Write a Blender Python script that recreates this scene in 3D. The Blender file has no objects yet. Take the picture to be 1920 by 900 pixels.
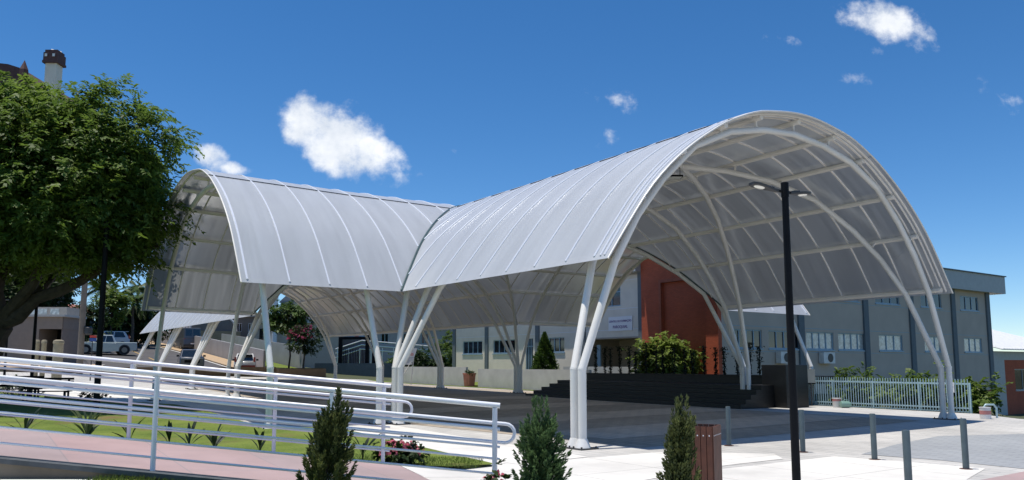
import bpy, bmesh, math, random
import numpy as np
from mathutils import Vector, Matrix
from bisect import bisect_right
random.seed(7); RNG = np.random.default_rng(7)
SC = bpy.context.scene
COL = SC.collection
R = math.radians

# ------------------------------------------------------------------ site frame
# a runs along the long vault (away from the camera), b along the cross vault (to the right)
V0 = (-3.312, 23.676); TH = 2.183
DA = (math.cos(TH), math.sin(TH)); DB = (math.sin(TH), -math.cos(TH))
def W(a, b, z=0.0):
    return Vector((V0[0] + DA[0]*a + DB[0]*b, V0[1] + DA[1]*a + DB[1]*b, z))
def AB(x, y):
    wx, wy = x - V0[0], y - V0[1]
    return wx*DA[0] + wy*DA[1], wx*DB[0] + wy*DB[1]
def sstep(e0, e1, x):
    t = min(1, max(0, (x-e0)/(e1-e0))); return t*t*(3-2*t)
def splus(x, k=3.0):
    return k*math.log1p(math.exp(max(-30, min(30, x/k)))) if x < 30*k else x
def h(x, y):
    a, b = AB(x, y)
    if a < -12 and b < 15: return 0.0
    ap = splus(min(a, 70) - 5, 2.0)
    f = 1 - .5*max(-.8, min(1.4, b/14))
    f = min(f, 1.4)
    z = .02*ap*f
    z += .07*splus(min(a, 112) - 39.5, 1.5)*(1 - sstep(12, 34, b))*(1 - .75*sstep(14, 45, -b))
    z += -2.3*sstep(19.4, 26, b)*(1 - sstep(3, 9, a))
    z += -2.9*sstep(45, 58, b)*sstep(3, 9, a)*(1 - sstep(28, 45, a))
    if y < 14: z *= sstep(8, 14, y)
    return z

# ------------------------------------------------------------------ object helpers
FR = {}          # object name -> (origin, rotz) of the thing it belongs to
def tag(o, label, cat, group=None):
    o['label'] = label; o['category'] = cat
    if group: o['group'] = group
    return o
def kind(o, k): o['kind'] = k; return o
def thing(name, label, cat, loc, rz=0.0, group=None):
    o = bpy.data.objects.new(name, None); COL.objects.link(o)
    o.empty_display_size = .2
    o.location = loc; o.rotation_euler = (0, 0, rz)
    FR[o.name] = (Vector(loc), rz)
    return tag(o, label, cat, group)
def kids(o): return [c for c in bpy.data.objects if c.parent == o]
def copy_tree(o, parent=None):
    c = o.copy(); COL.objects.link(c)
    if parent: c.parent = parent
    for ch in kids(o): copy_tree(ch, c)
    return c
def place(o, loc, rz=0.0, label=None):
    o.location = loc; o.rotation_euler = (0, 0, rz)
    if label: o['label'] = label
    return o

class MB:
    def __init__(s): s.v = []; s.f = []; s.uv = None
    def add(s, vs, fs):
        n = len(s.v); s.v += [tuple(v) for v in vs]; s.f += [tuple(i+n for i in f) for f in fs]; return s
    def hexa(s, p):
        return s.add(p, [(3,2,1,0),(4,5,6,7),(0,1,5,4),(1,2,6,5),(2,3,7,6),(3,0,4,7)])
    def box(s, c, d, rz=0.0):
        cx, cy, cz = c; x, y, z = d[0]/2, d[1]/2, d[2]/2
        co, si = math.cos(rz), math.sin(rz)
        p = []
        for zz in (-z, z):
            for (xx, yy) in ((-x,-y),(x,-y),(x,y),(-x,y)):
                p.append((cx+xx*co-yy*si, cy+xx*si+yy*co, cz+zz))
        return s.hexa(p)
    def abox(s, a0, a1, b0, b1, z0, z1):
        p = [W(a0,b0,z0),W(a1,b0,z0),W(a1,b1,z0),W(a0,b1,z0)]
        p = p[::-1]
        q = [v + Vector((0,0,z1-z0)) for v in p]
        return s.hexa(p+q)
    def tube(s, pts, r, n=8, cap=True, flat=1.0):
        pts = [Vector(p) for p in pts]
        rs = r if isinstance(r, (list, tuple)) else [r]*len(pts)
        T = []
        for i in range(len(pts)):
            a = pts[max(0,i-1)]; b = pts[min(len(pts)-1,i+1)]
            T.append((b-a).normalized())
        up = Vector((0,0,1)) if abs(T[0].z) < .9 else Vector((1,0,0))
        nx = T[0].cross(up).normalized()
        base = len(s.v); vs = []
        for i, p in enumerate(pts):
            nx = (nx - T[i]*nx.dot(T[i])).normalized(); ny = T[i].cross(nx)
            for k in range(n):
                t = 2*math.pi*(k+.5)/n
                vs.append(p + nx*(rs[i]*math.cos(t)) + ny*(rs[i]*flat*math.sin(t)))
        fs = []
        for i in range(len(pts)-1):
            for k in range(n):
                k2 = (k+1) % n
                fs.append((i*n+k, i*n+k2, (i+1)*n+k2, (i+1)*n+k))
        if cap:
            fs.append(tuple(reversed(range(n)))); fs.append(tuple((len(pts)-1)*n+k for k in range(n)))
        return s.add(vs, fs)
    def lathe(s, c, prof, n=16):
        vs = []; fs = []
        for (r, z) in prof:
            for k in range(n):
                t = 2*math.pi*k/n; vs.append((c[0]+r*math.cos(t), c[1]+r*math.sin(t), c[2]+z))
        for i in range(len(prof)-1):
            for k in range(n):
                k2 = (k+1) % n; fs.append((i*n+k, i*n+k2, (i+1)*n+k2, (i+1)*n+k))
        fs.append(tuple(reversed(range(n)))); fs.append(tuple((len(prof)-1)*n+k for k in range(n)))
        return s.add(vs, fs)
    def extrude(s, prof, f):      # prof: closed 2d polygon; f(u, v, side) -> point, side 0/1
        n = len(prof)
        vs = [f(u, v, 0) for u, v in prof] + [f(u, v, 1) for u, v in prof]
        fs = [tuple(range(n)), tuple(reversed(range(n, 2*n)))]
        for i in range(n):
            j = (i+1) % n; fs.append((i, n+i, n+j, j))
        return s.add(vs, fs)
    def build(s, name, mat, parent=None, smooth=False, world=True, bevel=0.0):
        v = s.v
        if parent is not None and world:
            L, rz = FR[parent.name]; co, si = math.cos(-rz), math.sin(-rz)
            v = [((x-L.x)*co-(y-L.y)*si, (x-L.x)*si+(y-L.y)*co, z-L.z) for x, y, z in v]
        loc = (0,0,0)
        if parent is None and world:
            a = np.array(v); lo = a.min(0); hi = a.max(0)
            loc = (float(lo[0]+hi[0])/2, float(lo[1]+hi[1])/2, float(lo[2]))
            v = [(x-loc[0], y-loc[1], z-loc[2]) for x, y, z in v]
        me = bpy.data.meshes.new(name); me.from_pydata(v, [], s.f)
        bm = bmesh.new(); bm.from_mesh(me)
        bmesh.ops.recalc_face_normals(bm, faces=bm.faces)
        bm.to_mesh(me); bm.free()
        if s.uv:
            ul = me.uv_layers.new(name='UVMap')
            for li, lp in enumerate(me.loops): ul.data[li].uv = s.uv[lp.vertex_index]
        o = bpy.data.objects.new(name, me); COL.objects.link(o); o.location = loc
        if mat: me.materials.append(mat)
        if smooth: me.shade_smooth()
        if smooth == 'auto':
            me.set_sharp_from_angle(angle=R(40))
        if bevel:
            m = o.modifiers.new('bevel', 'BEVEL'); m.width = bevel; m.segments = 2; m.limit_method = 'ANGLE'
        if parent is not None:
            o.parent = parent; FR[o.name] = FR[parent.name]
        else:
            FR[o.name] = (Vector(loc), 0.0)
        return o

# ------------------------------------------------------------------ materials
def srgb(r, g, b):
    f = lambda c: (c/255/12.92 if c/255 < .04045 else ((c/255+.055)/1.055)**2.4)
    return (f(r), f(g), f(b), 1)
def c4(c): return tuple(c[:3]) + (1,)
def newmat(name):
    m = bpy.data.materials.new(name); m.use_nodes = True
    nt = m.node_tree; return m, nt, nt.nodes['Principled BSDF']
def mat(name, col, rough=.6, metal=0.0, var=.12, scale=3.0, bump=0.0, bscale=None, spec=.5, col2=None, coat=0.0, detail=4):
    m, nt, P = newmat(name); N = nt.nodes; L = nt.links
    P.inputs['Roughness'].default_value = rough; P.inputs['Metallic'].default_value = metal
    P.inputs['Specular IOR Level'].default_value = spec
    if coat: P.inputs['Coat Weight'].default_value = coat; P.inputs['Coat Roughness'].default_value = .06
    tc = N.new('ShaderNodeTexCoord')
    nz = N.new('ShaderNodeTexNoise'); nz.inputs['Scale'].default_value = scale; nz.inputs['Detail'].default_value = detail
    L.new(tc.outputs['Object'], nz.inputs['Vector'])
    rp = N.new('ShaderNodeValToRGB')
    rp.color_ramp.elements[0].position = .3; rp.color_ramp.elements[1].position = .7
    lo = col2 or [c*(1-var) for c in col[:3]]; hi = [min(1, c*(1+var)) for c in col[:3]] if not col2 else col
    rp.color_ramp.elements[0].color = c4(lo); rp.color_ramp.elements[1].color = c4(hi)
    L.new(nz.outputs['Fac'], rp.inputs['Fac']); L.new(rp.outputs['Color'], P.inputs['Base Color'])
    if bump:
        n2 = N.new('ShaderNodeTexNoise'); n2.inputs['Scale'].default_value = bscale or scale*8; n2.inputs['Detail'].default_value = 5
        L.new(tc.outputs['Object'], n2.inputs['Vector'])
        bp = N.new('ShaderNodeBump'); bp.inputs['Strength'].default_value = bump; bp.inputs['Distance'].default_value = .02
        L.new(n2.outputs['Fac'], bp.inputs['Height']); L.new(bp.outputs['Normal'], P.inputs['Normal'])
    return m
def world_ab(nt, vertical=False):
    """position rotated into the site frame; vertical: (a+b, z) for wall masonry"""
    N = nt.nodes; L = nt.links
    g = N.new('ShaderNodeNewGeometry'); mp = N.new('ShaderNodeMapping')
    mp.inputs['Rotation'].default_value = (0, 0, -TH)
    L.new(g.outputs['Position'], mp.inputs['Vector'])
    if not vertical: return mp.outputs['Vector']
    sx = N.new('ShaderNodeSeparateXYZ'); L.new(mp.outputs['Vector'], sx.inputs[0])
    ad = N.new('ShaderNodeMath'); ad.operation = 'ADD'
    L.new(sx.outputs['X'], ad.inputs[0]); L.new(sx.outputs['Y'], ad.inputs[1])
    cb = N.new('ShaderNodeCombineXYZ'); L.new(ad.outputs[0], cb.inputs['X']); L.new(sx.outputs['Z'], cb.inputs['Y'])
    return cb.outputs[0]
def brickmat(name, c1, c2, mortar, bw, bh, msize, rough=.8, vertical=False, scale=1.0, stain=.2, offs=.5, bump=.3):
    m, nt, P = newmat(name); N = nt.nodes; L = nt.links
    P.inputs['Roughness'].default_value = rough
    vec = world_ab(nt, vertical)
    b = N.new('ShaderNodeTexBrick'); b.offset = offs
    b.inputs['Color1'].default_value = c4(c1); b.inputs['Color2'].default_value = c4(c2); b.inputs['Mortar'].default_value = c4(mortar)
    b.inputs['Scale'].default_value = scale; b.inputs['Brick Width'].default_value = bw; b.inputs['Row Height'].default_value = bh
    b.inputs['Mortar Size'].default_value = msize; b.inputs['Bias'].default_value = 0
    L.new(vec, b.inputs['Vector'])
    nz = N.new('ShaderNodeTexNoise'); nz.inputs['Scale'].default_value = .45; nz.inputs['Detail'].default_value = 8; nz.inputs['Roughness'].default_value = .65
    L.new(vec, nz.inputs['Vector'])
    mr = N.new('ShaderNodeMapRange'); mr.inputs['From Min'].default_value = .3; mr.inputs['From Max'].default_value = .7
    mr.inputs['To Min'].default_value = 1-stain; mr.inputs['To Max'].default_value = 1+stain*.4
    L.new(nz.outputs['Fac'], mr.inputs['Value'])
    mx = N.new('ShaderNodeMix'); mx.data_type = 'RGBA'; mx.blend_type = 'MULTIPLY'; mx.inputs['Factor'].default_value = 1
    L.new(b.outputs['Color'], mx.inputs['A']); L.new(mr.outputs['Result'], mx.inputs['B'])
    L.new(mx.outputs['Result'], P.inputs['Base Color'])
    if bump:
        bp = N.new('ShaderNodeBump'); bp.inputs['Strength'].default_value = bump; bp.inputs['Distance'].default_value = .01; bp.invert = True
        L.new(b.outputs['Fac'], bp.inputs['Height']); L.new(bp.outputs['Normal'], P.inputs['Normal'])
    return m
def leafmat(name, lo, hi, trans=.35, scale=.5, rough=.55, extra=None):
    m, nt, P = newmat(name); N = nt.nodes; L = nt.links
    P.inputs['Roughness'].default_value = rough; P.inputs['Specular IOR Level'].default_value = .35
    tc = N.new('ShaderNodeNewGeometry')
    nz = N.new('ShaderNodeTexNoise'); nz.inputs['Scale'].default_value = scale; nz.inputs['Detail'].default_value = 3
    L.new(tc.outputs['Position'], nz.inputs['Vector'])
    at = N.new('ShaderNodeAttribute'); at.attribute_name = 'leaf'
    ad = N.new('ShaderNodeMath'); ad.operation = 'MULTIPLY_ADD'; ad.inputs[1].default_value = .55
    L.new(at.outputs['Fac'], ad.inputs[0])
    ms = N.new('ShaderNodeMath'); ms.operation = 'MULTIPLY_ADD'; ms.inputs[1].default_value = 1.2; ms.inputs[2].default_value = -.4
    L.new(nz.outputs['Fac'], ms.inputs[0]); L.new(ms.outputs[0], ad.inputs[2])
    rp = N.new('ShaderNodeValToRGB'); rp.color_ramp.elements[0].color = c4(lo); rp.color_ramp.elements[1].color = c4(hi)
    rp.color_ramp.elements[0].position = .1; rp.color_ramp.elements[1].position = .95
    if extra:
        e = rp.color_ramp.elements.new(.985); e.color = c4(extra)
    L.new(ad.outputs[0], rp.inputs['Fac']); L.new(rp.outputs['Color'], P.inputs['Base Color'])
    tr = N.new('ShaderNodeBsdfTranslucent'); L.new(rp.outputs['Color'], tr.inputs['Color'])
    mx = N.new('ShaderNodeMixShader'); mx.inputs[0].default_value = trans
    L.new(P.outputs[0], mx.inputs[1]); L.new(tr.outputs[0], mx.inputs[2])
    L.new(mx.outputs[0], N['Material Output'].inputs['Surface'])
    return m

M = {}
M['white'] = mat('painted_white_steel', (.84,.82,.775), .4, col2=(.74,.715,.66), scale=.9, detail=9, bump=.04, bscale=40)
M['rail'] = mat('rail_white_paint', (.80,.81,.84), .3, var=.04, scale=2)
M['purlin'] = mat('purlin_cream_paint', (.86,.82,.75), .4, var=.05, scale=1)
M['plinth'] = mat('plinth_paint', (.74,.73,.70), .5, var=.1, scale=4)
M['black'] = mat('black_paint', (.006,.007,.009), .6, spec=.15, var=.2, scale=5)
M['dark'] = mat('dark_metal', (.035,.037,.04), .45, var=.2, scale=4)
M['strip'] = mat('aluminium_strip', (.92,.93,.95), .22, metal=.25, var=.03, scale=2)
M['flash'] = mat('dark_flashing', (.06,.07,.075), .4, var=.2, scale=2)
M['valley'] = mat('valley_gutter', (.06,.10,.10), .35, var=.2, scale=2)
M['steelgrey'] = mat('bollard_grey_paint', (.085,.115,.125), .4, var=.12, scale=6, bump=.05)
M['lens'] = mat('lamp_lens', (.8,.8,.75), .15, var=.1, scale=60)
M['wood'] = mat('brown_timber', (.135,.045,.023), .6, col2=(.075,.025,.014), scale=6, bump=.15)
M['glass'] = mat('dark_window_glass', (.012,.016,.02), .06, var=.3, scale=1, spec=.8)
M['curtain'] = mat('curtained_glass', (.58,.57,.53), .12, var=.35, scale=5, spec=.8)
M['alu'] = mat('blue_grey_window_frame', (.28,.40,.48), .4, var=.06)
M['fence'] = mat('light_blue_fence_paint', (.42,.58,.63), .4, var=.08)
M['walllight'] = mat('light_grey_render', (.76,.69,.58), .85, var=.06, scale=1.2, bump=.1, bscale=30)
M['wallgrey'] = mat('grey_render', (.52,.44,.365), .85, var=.06, scale=.8, bump=.1, bscale=30)
M['pilaster'] = mat('slate_pilaster', (.13,.155,.17), .7, var=.08)
M['fascia'] = mat('grey_metal_fascia', (.42,.43,.42), .5, var=.06)
M['tanwall'] = mat('tan_wall', (.40,.34,.29), .85, var=.08)
M['brick'] = brickmat('red_brick', (.54,.11,.045), (.46,.09,.036), (.30,.09,.05), .24, .075, .008, vertical=True)
M['brickdark'] = brickmat('dark_red_brick', (.48,.12,.055), (.40,.095,.045), (.26,.10,.07), .24, .075, .008, vertical=True)
M['granite'] = brickmat('black_granite', (.007,.007,.007), (.010,.010,.010), (.004,.004,.004), .6, .175, .004, rough=.45, vertical=True, stain=.3)
M['lowwall'] = mat('whitewashed_wall', (.52,.52,.50), .9, var=.12, scale=1.1, bump=.15, bscale=20)
M['brownwall'] = mat('brown_planter_wall', (.16,.11,.07), .8, var=.1)
M['cream'] = mat('cream_wall', (.50,.43,.36), .85, var=.06)
M['beige'] = mat('beige_wall', (.23,.20,.175), .85, var=.06)
M['greywall'] = mat('concrete_street_wall', (.34,.34,.35), .9, var=.12, scale=.7)
M['churchgrey'] = mat('church_grey_wall', (.27,.27,.28), .85, var=.06)
M['tile'] = mat('brown_roof_tile', (.10,.05,.045), .8, var=.2, scale=3)
M['signwhite'] = mat('sign_white', (.80,.80,.82), .4, var=.02)
M['purple'] = mat('purple_lettering', (.13,.05,.22), .5, var=.05)
M['redprint'] = mat('red_lettering', (.6,.06,.06), .5, var=.05)
M['greyprint'] = mat('grey_print', (.40,.43,.50), .5, var=.05)
M['terracotta'] = mat('terracotta', (.42,.17,.12), .8, var=.15)
M['metalroof'] = mat('white_metal_roof', (.82,.82,.80), .7, var=.05)
M['trunk'] = mat('bark', (.055,.042,.032), .9, var=.35, scale=5, bump=.6, bscale=14)
M['palmtrunk'] = mat('palm_bark', (.10,.085,.07), .9, var=.3, scale=4, bump=.5)
M['concretepole'] = mat('concrete_pole', (.20,.165,.13), .9, var=.15)
M['stone'] = mat('cream_stone', (.30,.26,.18), .85, var=.12)
M['rubber'] = mat('tyre_rubber', (.015,.015,.016), .8, var=.2)
M['carglass'] = mat('car_glass', (.015,.022,.028), .05, var=.2, spec=.9)
M['silver'] = mat('silver_car_paint', (.50,.56,.54), .3, metal=.2, var=.03, coat=.7)
M['carwhite'] = mat('white_car_paint', (.75,.75,.73), .3, var=.03, coat=.7)
M['navy'] = mat('dark_blue_car_paint', (.03,.045,.075), .3, var=.06, coat=.8)
M['vangrey'] = mat('grey_van_paint', (.10,.11,.12), .35, var=.05, coat=.5)
M['carred'] = mat('dark_red_plastic', (.26,.03,.02), .4, var=.1)
M['redlight'] = mat('red_lamp_glass', (.45,.03,.03), .15, var=.05)
M['headglass'] = mat('headlamp_glass', (.8,.75,.6), .1, var=.05)
M['hub'] = mat('alloy_wheel', (.22,.23,.24), .3, metal=.7, var=.05)
M['redcloth'] = mat('red_canvas', (.55,.06,.05), .8, var=.1)
M['bluesign'] = mat('blue_sign', (.03,.08,.3), .5, var=.05)
M['bucketwhite'] = mat('white_plastic', (.72,.70,.68), .45, var=.06)
M['pinkplastic'] = mat('faded_red_print', (.55,.22,.20), .5, var=.15)
M['greenplastic'] = mat('green_plastic', (.22,.36,.30), .35, var=.08)
M['board'] = mat('beige_board', (.42,.40,.33), .6, var=.06)
M['orange'] = mat('orange_print', (.55,.08,.02), .5, var=.05)
M['pinkflower'] = leafmat('pink_petals', (.55,.05,.12), (.85,.35,.40), .3, 6)
M['magenta'] = leafmat('magenta_blossom', (.28,.03,.09), (.5,.10,.2), .3, 3)
M['leafmain'] = leafmat('tree_leaves', (.05,.105,.02), (.23,.33,.055), .5, .4)
M['leafdark'] = leafmat('dark_leaves', (.010,.026,.008), (.045,.085,.018), .3, .7)
M['leafmid'] = leafmat('mid_leaves', (.022,.05,.012), (.10,.17,.03), .35, .9)
M['leaflight'] = leafmat('light_leaves', (.05,.10,.015), (.20,.28,.05), .4, 1.2)
M['leafpalm'] = leafmat('palm_shrub_leaves', (.10,.17,.03), (.34,.42,.10), .45, 1.5)
M['leafcyp'] = leafmat('cypress_leaves', (.036,.056,.020), (.20,.23,.075), .35, 9, extra=(.14,.10,.03))
M['leafcyp2'] = leafmat('juniper_leaves', (.038,.085,.032), (.18,.29,.11), .35, 9)
M['leafstrap'] = leafmat('strap_leaves', (.012,.028,.012), (.06,.09,.03), .25, 5)
M['leafpale'] = leafmat('pale_strap_leaves', (.12,.16,.08), (.36,.40,.27), .3, 3)
M['vine'] = leafmat('vine_leaves', (.006,.010,.006), (.025,.038,.014), .2, 4)
M['grassblade'] = leafmat('grass_blades', (.055,.10,.014), (.17,.22,.04), .3, 1.5)

# ground materials
M['soil'] = mat('far_ground', (.10,.095,.05), .95, col2=(.055,.07,.025), scale=.15)
M['paver'] = brickmat('pale_grey_pavers', (.57,.55,.515), (.51,.495,.465), (.36,.36,.35), .55, .28, .012, rough=.8, stain=.26, bump=.12)
M['pavershade'] = brickmat('shade_toned_pavers', (.46,.385,.30), (.39,.33,.26), (.13,.13,.13), .55, .28, .012, rough=.85, stain=.22, bump=.15)  # plaza pavers toned darker and warmer: canopy shade put into their colour
M['pavermid'] = brickmat('shade_toned_band_pavers', (.64,.54,.43), (.58,.49,.39), (.2,.2,.2), .55, .28, .012, rough=.85, stain=.22, bump=.15)  # paving bands; warm tint put into the colour against the blue canopy shade
M['paverblue'] = brickmat('blue_grey_pavers', (.36,.375,.385), (.32,.335,.35), (.24,.25,.26), .40, .2, .012, rough=.8, stain=.14, bump=.12)
M['concrete'] = brickmat('white_concrete', (.77,.745,.69), (.74,.715,.665), (.50,.485,.45), 2.4, 1.6, .014, rough=.85, stain=.24, offs=0, bump=.05)
M['pinkpave'] = brickmat('pink_ramp_concrete', (.43,.30,.29), (.39,.305,.30), (.33,.27,.27), 1.7, 1.2, .010, rough=.85, stain=.22, offs=.3, bump=.05)
M['asphalt'] = mat('asphalt', (.085,.080,.080), .9, var=.18, scale=.6, bump=.2, bscale=60)
M['tansidewalk'] = mat('tan_sidewalk', (.46,.33,.20), .9, var=.1)
M['kerb'] = mat('dark_kerb', (.07,.08,.085), .7, var=.3, scale=5, bump=.2)
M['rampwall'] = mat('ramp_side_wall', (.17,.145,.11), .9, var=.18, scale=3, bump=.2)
M['paint'] = mat('road_paint', (.65,.64,.60), .8, var=.1)
M['yellowpaint'] = mat('yellow_road_paint', (.50,.33,.12), .8, var=.15)
def lawnmat():
    m, nt, P = newmat('lawn'); N = nt.nodes; L = nt.links
    P.inputs['Roughness'].default_value = .9; P.inputs['Specular IOR Level'].default_value = .2
    g = N.new('ShaderNodeNewGeometry')
    n1 = N.new('ShaderNodeTexNoise'); n1.inputs['Scale'].default_value = .9; n1.inputs['Detail'].default_value = 6
    n2 = N.new('ShaderNodeTexNoise'); n2.inputs['Scale'].default_value = 22; n2.inputs['Detail'].default_value = 4
    L.new(g.outputs['Position'], n1.inputs['Vector']); L.new(g.outputs['Position'], n2.inputs['Vector'])
    ad = N.new('ShaderNodeMath'); ad.operation = 'MULTIPLY_ADD'; ad.inputs[1].default_value = .6
    L.new(n2.outputs['Fac'], ad.inputs[0]); 
    m2 = N.new('ShaderNodeMath'); m2.operation = 'MULTIPLY'; m2.inputs[1].default_value = .5
    L.new(n1.outputs['Fac'], m2.inputs[0]); L.new(m2.outputs[0], ad.inputs[2])
    rp = N.new('ShaderNodeValToRGB'); e = rp.color_ramp.elements
    e[0].position = .36; e[0].color = (.06,.10,.016,1); e[1].position = .72; e[1].color = (.20,.24,.05,1)
    x = e.new(.52); x.color = (.125,.175,.03,1)
    L.new(ad.outputs[0], rp.inputs['Fac'])
    n3 = N.new('ShaderNodeTexNoise'); n3.inputs['Scale'].default_value = .35; n3.inputs['Detail'].default_value = 9; n3.inputs['Roughness'].default_value = .7
    L.new(g.outputs['Position'], n3.inputs['Vector'])
    r3 = N.new('ShaderNodeMapRange'); r3.inputs['From Min'].default_value = .56; r3.inputs['From Max'].default_value = .68; L.new(n3.outputs['Fac'], r3.inputs['Value'])
    mx = N.new('ShaderNodeMix'); mx.data_type = 'RGBA'; mx.inputs['B'].default_value = (.17,.125,.055,1)
    L.new(r3.outputs['Result'], mx.inputs['Factor']); L.new(rp.outputs['Color'], mx.inputs['A']); L.new(mx.outputs['Result'], P.inputs['Base Color'])
    bp = N.new('ShaderNodeBump'); bp.inputs['Strength'].default_value = .6; bp.inputs['Distance'].default_value = .03
    L.new(n2.outputs['Fac'], bp.inputs['Height']); L.new(bp.outputs['Normal'], P.inputs['Normal'])
    return m
M['lawn'] = lawnmat()
def polycarb():
    m, nt, P = newmat('polycarbonate_sheet'); N = nt.nodes; L = nt.links
    N.remove(P)
    uv = N.new('ShaderNodeUVMap'); uv.uv_map = 'UVMap'
    mp = N.new('ShaderNodeMapping'); mp.inputs['Scale'].default_value = (5.5, .22, 1)
    L.new(uv.outputs[0], mp.inputs['Vector'])
    nz = N.new('ShaderNodeTexNoise'); nz.inputs['Scale'].default_value = 1.0; nz.inputs['Detail'].default_value = 4; nz.inputs['Roughness'].default_value = .6
    L.new(mp.outputs[0], nz.inputs['Vector'])
    n2 = N.new('ShaderNodeTexNoise'); n2.inputs['Scale'].default_value = 1.0; n2.inputs['Detail'].default_value = 8; n2.inputs['Roughness'].default_value = .62
    mp2 = N.new('ShaderNodeMapping'); mp2.inputs['Scale'].default_value = (1.3, .3, 1); L.new(uv.outputs[0], mp2.inputs['Vector']); L.new(mp2.outputs[0], n2.inputs['Vector'])
    mr = N.new('ShaderNodeMapRange'); mr.inputs['From Min'].default_value = .3; mr.inputs['From Max'].default_value = .75
    mr.inputs['To Min'].default_value = .13; mr.inputs['To Max'].default_value = .25
    L.new(nz.outputs['Fac'], mr.inputs['Value'])
    rp = N.new('ShaderNodeValToRGB'); e = rp.color_ramp.elements
    e[0].position = .28; e[0].color = (.47,.492,.522,1); e[1].position = .66; e[1].color = (.55,.575,.61,1)
    L.new(n2.outputs['Fac'], rp.inputs['Fac'])
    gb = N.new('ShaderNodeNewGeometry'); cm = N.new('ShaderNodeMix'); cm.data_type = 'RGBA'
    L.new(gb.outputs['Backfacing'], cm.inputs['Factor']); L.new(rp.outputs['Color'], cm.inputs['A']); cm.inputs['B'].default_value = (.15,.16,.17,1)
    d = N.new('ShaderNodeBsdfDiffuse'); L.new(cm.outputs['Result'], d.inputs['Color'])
    t = N.new('ShaderNodeBsdfTranslucent'); t.inputs['Color'].default_value = (.60,.62,.625,1)
    mx = N.new('ShaderNodeMixShader'); L.new(mr.outputs['Result'], mx.inputs[0])
    L.new(d.outputs[0], mx.inputs[1]); L.new(t.outputs[0], mx.inputs[2])
    g = N.new('ShaderNodeBsdfGlossy'); g.inputs['Roughness'].default_value = .28; g.inputs['Color'].default_value = (.9,.93,.97,1)
    lw = N.new('ShaderNodeLayerWeight'); lw.inputs['Blend'].default_value = .32
    m3 = N.new('ShaderNodeMath'); m3.operation = 'MULTIPLY'; m3.inputs[1].default_value = .55
    L.new(lw.outputs['Fresnel'], m3.inputs[0])
    m2 = N.new('ShaderNodeMixShader'); L.new(m3.outputs[0], m2.inputs[0])
    L.new(mx.outputs[0], m2.inputs[1]); L.new(g.outputs[0], m2.inputs[2])
    L.new(m2.outputs[0], N['Material Output'].inputs['Surface'])
    return m
M['poly'] = polycarb()

# ------------------------------------------------------------------ camera
F, YH, CY = 1485.5, 683.0, 511.2
cd = bpy.data.cameras.new('camera'); cam = bpy.data.objects.new('camera', cd); COL.objects.link(cam)
cam.location = (0, 0, 1.7)
cam.rotation_euler = (R(90) + math.atan2(YH-CY, F), 0, 0)
cd.sensor_fit = 'HORIZONTAL'; cd.sensor_width = 36; cd.lens = 36*F/1920
cd.shift_y = (CY - 450)/1920
cd.clip_start = .1; cd.clip_end = 3000
SC.camera = cam

PC, PS = math.cos(math.atan2(YH-CY, F)), math.sin(math.atan2(YH-CY, F))
def zpx(y_, D_):
    u = (CY-y_)/F; return 1.7 + D_*(PS+u*PC)/(PC-u*PS)
def xpx(p_, y_, D_): return (p_-960)/F*D_/(PC-(CY-y_)/F*PS)
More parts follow.
